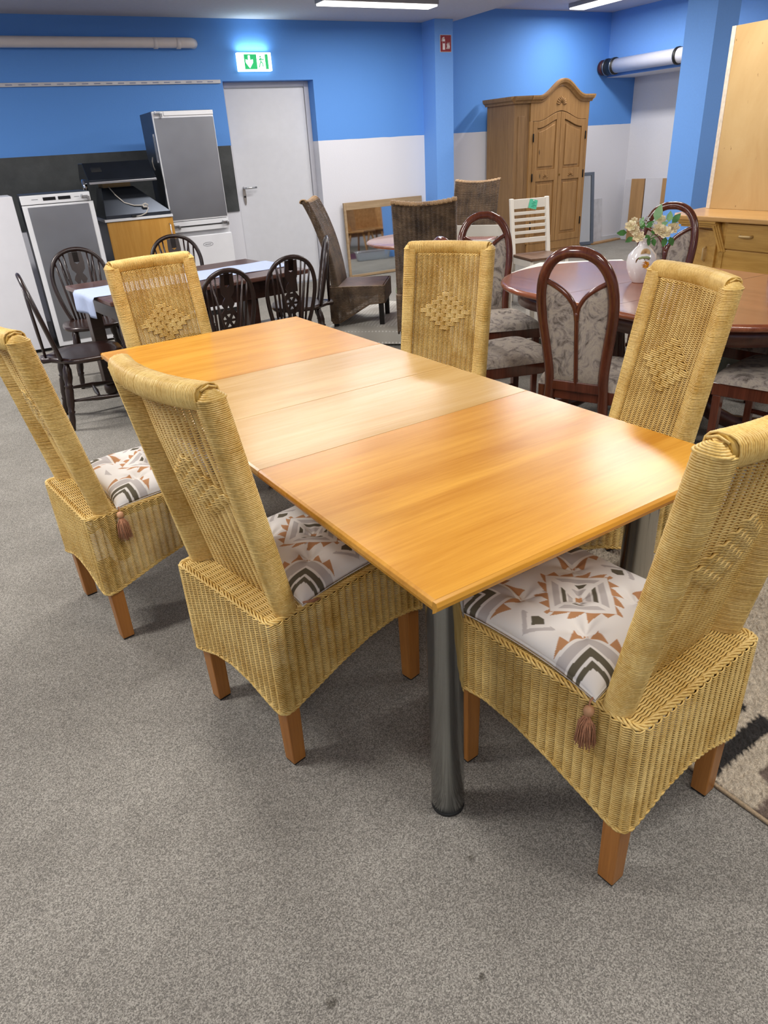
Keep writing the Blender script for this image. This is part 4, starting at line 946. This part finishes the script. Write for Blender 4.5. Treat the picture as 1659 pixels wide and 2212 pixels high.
def make_arched():
    t=thing('arched_chair','x','chair')
    xb=lambda z:-.005-.16*max(0,z-.45)-.06*max(0,z-.8)
    half=[(.155,0.0,.03),(.145,.20,.01),(.128,.42,0),(.126,.52,0),(.139,.64,0),(.155,.76,0),(.158,.86,0),(.142,.95,0),(.100,1.015,0),(.045,1.045,0),(0,1.05,0)]
    def sm(P,k=4):
        P=[Vector(p) for p in P]; R=[]
        for i in range(len(P)-1):
            p0=P[max(i-1,0)];p1=P[i];p2=P[i+1];p3=P[min(i+2,len(P)-1)]
            for j in range(k):
                s=j/k; R.append(.5*((2*p1)+(-p0+p2)*s+(2*p0-5*p1+4*p2-p3)*s*s+(-p0+3*p1-3*p2+p3)*s**3))
        R.append(P[-1]); return R
    L=[(xb(z)-dx*1.2,y,z) for y,z,dx in half[1:]]; Rr=[(x,-y,z) for x,y,z in reversed(L[:-1])]
    H=sm(L+Rr); q=MB(); q.tube(H,.0235,12,up=(1,0,0),ell=.8); q.build('arched_frame',M_MAHF,t)
    for s in (-1,1):
        q=MB(); q.tube([(xb(z)-dx*1.2,s*y,z) for y,z,dx in half[:2]],[.019,.0225],12,up=(1,0,0),ell=.85); q.build('rear_leg',M_MAHF,t)
    # stem and two arms
    q=MB(); q.tube(sm([(xb(z)+.004,0,z) for z in (.43,.55,.70,.80)]),.0135,8,up=(1,0,0)); q.build('back_stem',M_MAHF,t)
    for s in (-1,1):
        q=MB(); q.tube(sm([(xb(z)+.004,s*y,z) for y,z in ((.002,.76),(.012,.82),(.045,.87),(.092,.905),(.138,.93))]),.0125,8,up=(1,0,0)); q.build('back_arm',M_MAHF,t)
    MB().box((xb(.45)+.002,0,.455),(.03,.25,.05)).build('lower_rail',M_MAHF,t,bevel=.006)
    def yout(z): return float(np.interp(z,[h[1] for h in half[:9]],[h[0] for h in half[:9]]))-.020
    def ztop(y): return float(np.interp(y,[.0,.012,.045,.092,.138],[.80,.82,.87,.905,.928]))-.006
    for s in (-1,1):
        for side,dx in (('f',.012),('b',-.012)):
            def fn(u,v,dx=dx):
                z0=.475; y=.008; # v up
                y=.010+u*.17; 
                zt=min(ztop(min(y,.165)),.93); z=z0+v*(zt-z0)
                ymax=yout(z); y2=.010+u*(ymax-.010); zt2=ztop(y2); z=z0+v*(zt2-z0); e=(1-(2*u-1)**6)*(1-(2*v-1)**10)
                return (xb(z)+dx*(.35+.65*e),s*y2,z)
            q=MB(); q.grid(fn,12,20); 
            if (s>0)==(dx<0): q.F=[list(reversed(f)) for f in q.F]
            q.build('back_pad',M_FAB,t)
    # seat: trapezoid
    def seat(u,v):
        x=u*2-1; y=v*2-1; px=.225+x*.225; w_=.195+.035*(x+1)/2; e=max(0,1-abs(x)**6)*max(0,1-abs(y)**6)
        groove=.010*math.exp(-(((px-.10)-.0-.16*(1-(abs(y))**2)*0.6)/.010)**2) if False else .009*math.exp(-((math.hypot(px+.05,y*w_*.9)-.27)/.009)**2)
        return (px*(1-.0*y)+.012*(1-y*y)*(1 if x>0 else 0)*x, y*w_*(1-.05*abs(x)**8), .445+.052*e**.35-groove*e)
    q=MB(); q.grid(seat,40,40); q.grid(lambda u,v:(.01+.43*u,(v*2-1)*(.19+.033*u),.446),2,2); q.build('seat_pad',M_FAB,t)
    w0,w1=.185,.222
    q=MB(); q.prism([(.0,-w0),(.44,-w1),(.44,w1),(.0,w0)],.385,.446,axis=2); q.build('seat_frame',M_MAHF,t,bevel=.004)
    for s in (-1,1):
        MB().box((.415,s*.198,.193),(.038,.038,.386),taper=.85).build('front_leg',M_MAHF,t,bevel=.003)
        q=MB(); q.tube([(.0,s*.165,.20),(.41,s*.195,.20)],.0125,6); q.build('stretcher',M_MAHF,t)
    q=MB(); q.tube([(.2,-.18,.20),(.2,.18,.20)],.0115,6); q.build('stretcher',M_MAHF,t)
    return t
AR=make_arched()
ACH=[(2.216,2.288,26,'arched mahogany chair seen from behind between two golden rattan chairs'),
     (2.82,3.78,-112,'arched mahogany chair at the left end of the oval table, left of white chair'),
     (2.076,2.98,-10,'arched mahogany chair mostly hidden behind the golden chair, only its rim and seat showing'),
     (3.72,3.18,207,'arched mahogany chair on the far side of the oval table behind the flowers'),
     (3.06,1.60,103,'padded mahogany chair cut by the right edge, its seat corner below the oval table'),
     (3.74,2.30,188,'padded mahogany chair whose dark seat shows under the oval table, right side')]
for i,(x,y,a,l) in enumerate(ACH):
    if i==0: AR.location=(x,y,0); AR.rotation_euler=(0,0,math.radians(a)); tag(AR,l,group='padded mahogany chairs')
    else: dup(AR,(x,y,0),math.radians(a),l,'padded mahogany chairs')
# vase with painted flowers
VX,VY=3.05,2.74
t=thing('flower_vase','white round-bellied porcelain vase with painted orange flowers on the oval table','vase',(VX,VY,.7525))
M_PORC=mat('porcelain','#eceaea',.12,0,.5,var=.005)
q=MB(); q.lathe([(.036,0),(.040,.004),(.058,.035),(.074,.075),(.078,.105),(.070,.14),(.048,.165),(.028,.185),(.020,.205),(.021,.215),(.025,.222),(.021,.223),(.016,.215)],(0,0,0),36); q.build('vase_body',M_PORC,t)
M_PETO=mat('ceramic_orange','#e8a531',.4,var=.08); M_PETC=mat('petal_cream','#efc79a',.6,var=.08,scale=60); M_LEAF=mat('leaf_green','#4d8a45',.5,var=.18,scale=20); M_LEAFP=mat('leaf_pale','#8fc08a',.5,var=.1,scale=20); M_TWIG=mat('twig_brown','#6b4a2a',.7)
def petals(mb,c,r,n,tilt=(0,0,1),rows=3,rr=None):
    rr=rr or random.Random(1); qd=Vector((0,0,1)).rotation_difference(Vector(tilt).normalized())
    for k in range(rows):
        for i in range(n-k):
            a=2*PI*(i+.5*k)/(n-k)+rr.uniform(-.1,.1); R=r*(1-.26*k); h=r*(.12+.20*k); w_=R*.62
            P=[(R*.12,0,0),(R*.62,-w_*.62,h*.55),(R*1.0,-w_*.25,h*1.1+r*.15),(R*1.03,w_*.25,h*1.1+r*.15),(R*.62,w_*.62,h*.55),(R*.70,0,h*.35)]
            V=[qd@Vector((x*math.cos(a)-y*math.sin(a),x*math.sin(a)+y*math.cos(a),z)) + Vector(c) for x,y,z in P]
            mb.add([tuple(v) for v in V],[(0,1,5),(1,2,5),(2,3,5),(3,4,5),(4,0,5)],True)
# relief flower on the belly facing the camera
cd=Vector((-VX,-VY,0)).normalized(); sd=Vector((cd.y,-cd.x,0))
q=MB(); c=Vector((0,0,.10))+cd*.073-sd*.022; petals(q,c,.018,8,cd); q.build('painted_flower',M_PETO,t)
q=MB(); c2=Vector((0,0,.155))+cd*.056-sd*.016; 
for i in range(26):
    a=PI*(i/25)*1.1-.15; q.tube([c2,c2+cd*.012+(-sd*math.cos(a)+Vector((0,0,1))*math.sin(a))*.024],[.0022,.0012],5)
q.build('dried_flower',mat('dried_straw','#cdae7e',.8,var=.1),t)
q=MB(); c3=Vector((0,0,.128))+cd*.068-sd*.012; q.tube([c3-sd*.028,c3-sd*.014+Vector((0,0,.006)),c3+sd*.012+Vector((0,0,.006)),c3+sd*.026],.007,8); q.build('ribbon',mat('ribbon_green','#8b9a68',.6),t)
q=MB(); c4=Vector((0,0,.112))+cd*.073+sd*.004; q.tube([c4+(-sd*math.cos(a)+Vector((0,0,1))*math.sin(a))*.022-cd*.004 for a in np.linspace(-.3,PI+.9,12)],.004,6); q.build('twig_arch',M_TWIG,t)
# bouquet: seven roses on stems
bq=thing('rose_bouquet','spray of cream-orange artificial roses with green leaves in the white vase','flowers',(VX,VY,.7525))
rt_=Vector((.872,-.486,0)); rr=random.Random(11)
def bp(px,py,dz=0):
    px=px*1.1+.008   # offsets in the picture-facing plane, metres
    return Vector((rt_.x*px,rt_.y*px,0))+Vector((0,0,.222+py*.95))+cd*dz
roses=[(-.075,.065,.02,.026),(-.055,.045,.035,.022),(-.032,.012,.05,.026),(.055,.045,.03,.026),(.088,.025,.045,.030),(.062,.088,0,.022),(.125,.045,.01,.026),(-.062,.090,0,.016)]
q=MB()
for x,y,d,r in roses: q.tube([(0,0,.20),tuple(bp(x*.35,.0,d*.3)),tuple(bp(x*.8,y*.6,d*.8)),tuple(bp(x,y,d))],.0018,5)
q.build('stem',mat('stem_green','#5b7f3c',.6),bq,kind='stuff')
for x,y,d,r in roses:
    r=r*1.18; q=MB(); nrm=(cd*1+Vector((rr.uniform(-.4,.4),rr.uniform(-.4,.4),rr.uniform(.2,.9)))).normalized(); petals(q,bp(x,y,d),r,7,nrm,4,rr); q.build('rose',mat('rose_cream','#ffe8c6',.6,var=.1,scale=60),bq)
def leaf(mb,c,dirv,L,w_):
    dirv=Vector(dirv).normalized(); s=dirv.cross(cd).normalized(); V=[c]
    for u in (.3,.6,.85): 
        ww=w_*math.sin(PI*(u**.8)); V+=[c+dirv*L*u-s*ww+cd*.002,c+dirv*L*u+cd*.007*math.sin(PI*u)-cd*.004,c+dirv*L*u+s*ww+cd*.002]
    V+=[c+dirv*L]
    mb.add([tuple(v) for v in V],[(0,1,2),(0,2,3),(1,4,5,2),(2,5,6,3),(4,7,8,5),(5,8,9,6),(7,10,8),(8,10,9)],True)
lv=[(-.09,.035,-1,.0,.055,.016,0),(-.06,.01,-.8,-.5,.045,.014,0),(.035,.085,.3,1,.085,.022,1),(.10,.075,.05,1,.055,.017,1),(.115,.07,.8,.9,.06,.018,0),(.02,.0,-.3,-1,.05,.013,0),(.035,.0,.3,-1,.045,.013,0),(.095,.0,-.2,-1,.05,.016,0),(.115,.0,.4,-1,.05,.016,0),
    (-.005,.055,.7,.5,.05,.015,0),(-.015,.045,-.3,.9,.05,.014,0),(.02,.03,.9,.1,.05,.014,0),(.0,.02,.4,-.7,.045,.014,0),(.065,.06,.9,.4,.04,.013,1),(-.03,.06,.2,1,.05,.012,1)]
for x,y,dx,dy,L,w_,pale in lv:
    q=MB(); leaf(q,bp(x,y,.02),rt_*dx+Vector((0,0,1))*dy,L,w_); q.build('leaf',M_LEAFP if pale else M_LEAF,bq)
q=MB()
for i in range(40): 
    c=bp(rr.uniform(-.04,.01),rr.uniform(.05,.1),rr.uniform(-.02,.03)); q.lathe([(.001,0),(.004,.003),(.001,.006)],tuple(c),5)
for i in range(25):
    c=bp(rr.uniform(.02,.05),rr.uniform(.03,.08),rr.uniform(-.02,.03)); q.lathe([(.001,0),(.004,.003),(.001,.006)],tuple(c),5)
q.build('small_blossom',mat('blossom_pale','#c9d3d6',.7,var=.1,scale=100),bq,kind='stuff')

# ------------------------------------------------------------------ sideboard with tall back board on it
M_SB=wood('sideboard_oak','#b3853a','#cfa253',1,5,.4,.1); M_SBT=wood('sideboard_top','#b5874a','#cda266',1,5,.35,.2); M_SBL=mat('handle_light_wood','#d0b078',.4,var=.03)
t=thing('sideboard','light oak sideboard with canted corner, drawer and doors on the right','sideboard',(4.80,3.72,0))
# local: front faces -x; y runs to the left(back) ; top outline
top=[(0,-1.6),(0,0),(-.02,.30),(.10,.40),(.62,.50),(.62,-1.6)]
q=MB(); q.prism([(x,y) for x,y in reversed(top)],.845,.88,axis=2); q.build('top_board',M_SBT,t,bevel=.006)
for k,(o_,z) in enumerate(((.012,.828),(.026,.812),(.04,.796))):
    q=MB(); q.prism([(x+(o_ if x<.3 else 0),y-(o_ if y>.1 else 0)) for x,y in reversed([(.0,-.05)]+top[1:5]+[(.62,-.05)])],z,z+.017,axis=2); q.build('stepped_moulding',M_SB,t,bevel=.002)
body=[(.06,-1.6),(.06,-.10),(.22,.32),(.60,.40),(.60,-1.6)]
q=MB(); q.prism([(x,y) for x,y in reversed(body)],.05,.845,axis=2); q.build('carcass',M_SB,t,bevel=.002)
q=MB(); q.prism([(x+.03,y-.02) for x,y in reversed(body)],0,.05,axis=2); q.build('plinth',M_SB,t)
def fr_(y0,y1,z0,z1,name,hy=None,hz=None,vert=False):
    d=MB().bb(.045,.062,y0,y1,z0,z1).build(name,M_SB,t,bevel=.003)
    if hy is not None:
        q=MB(); l=.05; 
        if vert: q.tube([(.045,hy,hz-l),(.022,hy,hz-l*.8),(.022,hy,hz+l*.8),(.045,hy,hz+l)],.009,6)
        else: q.tube([(.045,hy-l,hz),(.022,hy-l*.8,hz),(.022,hy+l*.8,hz),(.045,hy+l,hz)],.009,6)
        q.build('handle',M_SBL,d)
fr_(-.60,-.13,.66,.835,'drawer',-.30,.755); fr_(-.60,-.13,.07,.652,'door',-.56,.50,True); fr_(-1.10,-.606,.66,.835,'drawer',-.85,.755); fr_(-1.10,-.606,.07,.652,'door',-.65,.50,True)
# canted door on the corner with handle
p0=Vector((.06,-.10,0)); p1=Vector((.22,.32,0)); dv=(p1-p0).normalized(); nv=Vector((-dv.y,dv.x,0)); 
c=(p0+p1)/2+nv*.008; an=math.atan2(dv.y,dv.x)
d=MB().box((c.x,c.y,.42),(.34,.018,.70),rz=an).build('door',M_SB,t,bevel=.003)
q=MB(); hc=c+nv*.03-dv*.05; q.tube([tuple(hc-nv*.022+Vector((0,0,.55))),tuple(hc+Vector((0,0,.56))),tuple(hc+Vector((0,0,.64))),tuple(hc-nv*.022+Vector((0,0,.65)))],.009,6); q.build('handle',M_SBL,d)
q=MB(); 
for k in range(3): q.box((.040+.006*k,-.075-.016*k+.02,.745),(.022,.016,.24),rx=math.radians(-27))
q.box((.05,-.118,.35),(.022,.03,.60))
q.build('corner_moulding',M_SB,t)
m,nt,b=pmat('birch_plywood',.5); mp=coords(nt,(1,1.2,.5)); n=noise(nt,mp.outputs[0],2.2,5,.65,.8); r=ramp(nt,n.outputs[0],[(.28,lin('#a98450')),(.42,lin('#bf9c66')),(.75,lin('#ccad78'))])
v=nt.nodes.new('ShaderNodeTexNoise'); v.inputs['Scale'].default_value=26; nt.links.new(mp.outputs[0],v.inputs['Vector']); r2=ramp(nt,v.outputs[0],[(.26,(.35,.25,.15)),(.30,(1,1,1))]); mx=nt.nodes.new('ShaderNodeMix'); mx.data_type='RGBA'; mx.blend_type='MULTIPLY'; mx.inputs[0].default_value=1; nt.links.new(r.outputs[0],mx.inputs[6]); nt.links.new(r2.outputs[0],mx.inputs[7]); nt.links.new(mx.outputs[2],b.inputs['Base Color'])
t=thing('back_panel','tall birch plywood panel with white edge standing on the sideboard','panel',(5.28,3.40,.881))
MB().bb(0,.02,-1.25,.70,0,1.23).build('plywood_sheet',m,t,bevel=.001); MB().bb(-.006,.03,.70,.735,0,1.23).build('edge_strip',mat('edge_white_wood','#d9cbb8',.6,var=.06,scale=40),t,bevel=.002)

# ------------------------------------------------------------------ small things on the floor
M_GG=mat('grey_green_front','#7f877c',.5,var=.03)
t=thing('drawer_box','low grey-green drawer box with round knobs on the floor under the oval table','drawer box',(3.96,2.73,0))
MB().bb(-.15,.15,-.21,.21,0.02,.29).build('body',M_GG,t,bevel=.004); MB().bb(-.16,.16,-.22,.22,.29,.31).build('top_board',M_CREAM,t,bevel=.003); MB().bb(-.13,.13,-.19,.19,0,.02).build('plinth',M_BLK,t)
d=MB().bb(-.162,-.15,-.20,.20,.05,.27).build('drawer',M_GG,t,bevel=.003)
for k in (-.10,.10): MB().lathe([(.006,0),(.008,.012),(.016,.02),(.012,.03),(.001,.032)],(-.162,k,.18),12,axis=(-1,0,0)).build('knob',M_STEEL,d)
t=thing('white_crate','small white box with dark grey side on the floor behind the padded chair seats','box',(3.34,3.98,0),math.radians(8))
MB().bb(-.14,.14,-.12,.12,0,.19).build('body',mat('crate_grey','#5c6461',.5,var=.03),t,bevel=.003); MB().bb(-.15,.15,-.13,.13,.19,.21).build('lid',M_CREAM,t,bevel=.003)
t=thing('white_side_table','white table with cut corners, its rim showing just behind the oval table','table',(3.75,3.98,0))
pl=[(-.47,.15),(-.02,.36),(.47,0),(.28,-.33),(-.33,-.18)]
MB().prism(list(reversed(pl)),.59,.62,axis=2).build('tabletop',M_CREAM,t,bevel=.003)
for x,y in ((-.33,.08),(-.02,.26),(.36,-.03),(.22,-.24)): MB().box((x,y,.295),(.045,.045,.59)).build('leg',M_CREAM,t,bevel=.002)
q=MB(); rr=random.Random(2)
def matt(u,v):
    x=(u-.5)*2; y=(v-.5)*2; e=max(0,1-abs(x)**8)*max(0,1-abs(y)**8); return (x*.62,y*.42,.02+.13*e**.3+.008*math.sin(x*9)*math.sin(y*7)*e)
m,nt,b=pmat('dotted_ticking',.85); mp=coords(nt,(1,1,1)); v=nt.nodes.new('ShaderNodeTexVoronoi'); v.inputs['Scale'].default_value=34; v.inputs['Randomness'].default_value=.0; nt.links.new(mp.outputs[0],v.inputs['Vector']); r=ramp(nt,v.outputs['Distance'],[(.22,lin('#dcdad3')),(.3,lin('#b9b5ab'))]); nt.links.new(r.outputs[0],b.inputs['Base Color'])
q.grid(matt,40,30); q.add([(-.62,-.42,.0),(.62,-.42,0),(.62,.42,0),(-.62,.42,0)],[(3,2,1,0)]); o=q.build('floor_mattress',m,loc=(3.05,5.62,.002),rz=math.radians(48)); tag(o,'light dotted mattress lying on the floor under the brown wicker chair','mattress')
m,nt,b=pmat('clear_plastic',.15); b.inputs['Transmission Weight'].default_value=.85; b.inputs['Base Color'].default_value=(.8,.84,.88,1); b.inputs['IOR'].default_value=1.3
q=MB(); pr=[(.30,.14),(.29,.145),(.27,.02),(.0,.015)]
def rrect(w_,d_,r,n=6): 
    P=[]
    for cx_,cy_,a0 in ((w_-r,d_-r,0),(-w_+r,d_-r,PI/2),(-w_+r,-d_+r,PI),(w_-r,-d_+r,3*PI/2)):
        P+=[(cx_+r*math.cos(a0+PI/2*i/n),cy_+r*math.sin(a0+PI/2*i/n)) for i in range(n+1)]
    return P
V=[];lay=[(.27,.19,0),(.30,.22,.14),(.315,.235,.145),(.315,.235,.135),(.29,.21,.13),(.262,.182,.006)]
for w_,d_,z in lay: V+=[(x,y,z) for x,y in rrect(w_,d_,.06)]
n=28; F=[(l*n+i,l*n+(i+1)%n,(l+1)*n+(i+1)%n,(l+1)*n+i) for l in range(len(lay)-1) for i in range(n)]+[list(reversed(range(n))),[5*n+i for i in range(n)]]
q.add(V,F,True); o=q.build('plastic_box',m,loc=(6.05,5.50,.003),rz=math.radians(25)); tag(o,'clear plastic storage box on the grey carpet beyond the oval table','box')

# ------------------------------------------------------------------ shaggy rug (own table-frame coordinates)
def rug_col(x,y):
    BE=(.50,.43,.33); BK=(.035,.032,.03); BR_=(.17,.13,.105); GY=(.38,.34,.30)
    blocks=[(1.31,1.62,.70,.77,BK),(1.31,1.42,.50,.61,BE),(1.36,1.62,.615,.665,BK),(1.31,1.36,.56,.665,BK),(1.31,1.80,.12,.555,BR_),(1.84,2.2,-.2,.30,BK),(2.3,2.5,.5,1.2,BR_),(2.2,2.62,1.33,1.56,BR_),(1.31,1.55,1.2,1.45,BR_),(1.9,2.2,.45,.52,BK),(1.95,2.3,.56,.62,BK),(1.5,1.9,-.5,-.1,BK)]
    for x0,x1,y0,y1,c in blocks:
        if x0<=x<=x1 and y0<=y<=y1: return c
    return BE
nx,ny=210,300; rx0,rx1,ry0,ry1=1.31,2.95,-.75,1.56; rs=np.random.RandomState(5); V=[];C=[]
hz=rs.rand(ny+1,nx+1)*.006; jx=(rs.rand(ny+1,nx+1)-.5)*.010; jy=(rs.rand(ny+1,nx+1)-.5)*.010
for j in range(ny+1):
    for i in range(nx+1):
        x=rx0+(rx1-rx0)*i/nx; y=ry0+(ry1-ry0)*j/ny; ed=i in(0,nx) or j in(0,ny)
        c=rug_col(x+jx[j,i]*.8,y+jy[j,i]*.8); k=.72+.5*rs.rand(); C.append((c[0]*k,c[1]*k,c[2]*k,1))
        V.append((x+(0 if ed else jx[j,i]*.35),y+(0 if ed else jy[j,i]*.35),.001 if ed else .007+hz[j,i]))
F=[(j*(nx+1)+i,j*(nx+1)+i+1,(j+1)*(nx+1)+i+1,(j+1)*(nx+1)+i) for j in range(ny) for i in range(nx)]
me=bpy.data.meshes.new('shaggy_rug'); me.from_pydata(V,[],F); at=me.color_attributes.new('pile','FLOAT_COLOR','POINT'); at.data.foreach_set('color',np.array(C,dtype=np.float32).ravel())
m,nt,b=pmat('rug_pile',.95,spec=.1); vc=nt.nodes.new('ShaderNodeVertexColor'); vc.layer_name='pile'; mp=coords(nt,(1,1,1)); n=noise(nt,mp.outputs[0],260,2,.7); mx=nt.nodes.new('ShaderNodeMix'); mx.data_type='RGBA'; mx.blend_type='MULTIPLY'; mx.inputs[0].default_value=1; r=ramp(nt,n.outputs[0],[(.3,(.6,.6,.6)),(.7,(1.3,1.3,1.3))]); nt.links.new(vc.outputs[0],mx.inputs[6]); nt.links.new(r.outputs[0],mx.inputs[7]); nt.links.new(mx.outputs[2],b.inputs['Base Color']); bump(nt,b,n.outputs[0],.6,.004)
me.materials.append(m)
o=mobj('shaggy_rug',me,loc=(0,0,0)); o.rotation_euler=(0,0,TY); tag(o,'beige shaggy rug with dark and brown blocks under the right rattan chairs','rug')
rb=thing('x','x','x'); bpy.data.objects.remove(rb)
q=MB(); q.tube([(rx0,ry1,.006),(rx0,ry0,.006)],.0055,6); q.tube([(rx0,ry1,.006),(rx1,ry1,.006)],.0055,6); o2=q.build('rug_binding',mat('binding_tan','#a89478',.9,var=.1,scale=200),o,kind='stuff')

# ------------------------------------------------------------------ rustic pine furniture outside the frame, seen in the wide mirror
M_RP=wood('rustic_pine','#9a6a35','#c4935a',0,5,.5,.1,knots=True)
def make_pine():
    t=thing('pine_chair','x','chair'); MB().prism([(-.19,-.20),(.2,-.22),(.2,.22),(-.19,.20)],.42,.45,axis=2).build('seat',M_RP,t,bevel=.006)
    for x in (-.13,.14):
        for y in (-.14,.14): q=MB(); q.tube([(x,y,.42),(x*1.7,y*1.5,0)],[.022,.016],8); q.build('leg',M_RP,t)
    o=[(-.08,.44),(.08,.44),(.10,.55),(.15,.66),(.17,.80),(.13,.90),(.05,.93),(-.05,.93),(-.13,.90),(-.17,.80),(-.15,.66),(-.10,.55)]
    V,F=plate([o,list(reversed(circ(0,.80,.03,.02,12)))],.025); q=MB(); q.add([(-.15-.2*(y-.44)+z,x,y) for x,y,z in V],F); q.build('backboard',M_RP,t,bevel=.003); return t
PC=make_pine(); PC.location=(6.55,4.25,.006); PC.rotation_euler=(0,0,math.radians(60)); tag(PC,'rustic pine chair outside the photo, seen only in the wide mirror, nearer the mirror',group='rustic pine chairs in the mirror')
dup(PC,(7.25,3.75,.006),math.radians(150),'rustic pine chair outside the photo, seen only in the wide mirror, beside the bench','rustic pine chairs in the mirror')
t=thing('pine_bench','rustic pine bench with high back outside the photo, seen in the mirror','bench',(7.5,2.9,.0),math.radians(90))
MB().bb(-.2,.2,-.8,.8,.42,.46).build('seat',M_RP,t,bevel=.005); MB().bb(-.24,-.2,-.8,.8,.3,.95).build('backboard',M_RP,t,bevel=.005)
for y in (-.75,.75): MB().bb(-.2,.2,y-.03,y+.03,0,.42).build('side_panel',M_RP,t,bevel=.004)
tag(MB().bb(-.95,.95,-.8,.8,0,.008).build('purple_rug',mat('purple_rug_pile','#5a2f4c',.95,var=.15,scale=30),loc=(7.0,3.95,.001)),'flat purple rug under the pine chairs, seen in the mirror','rug')
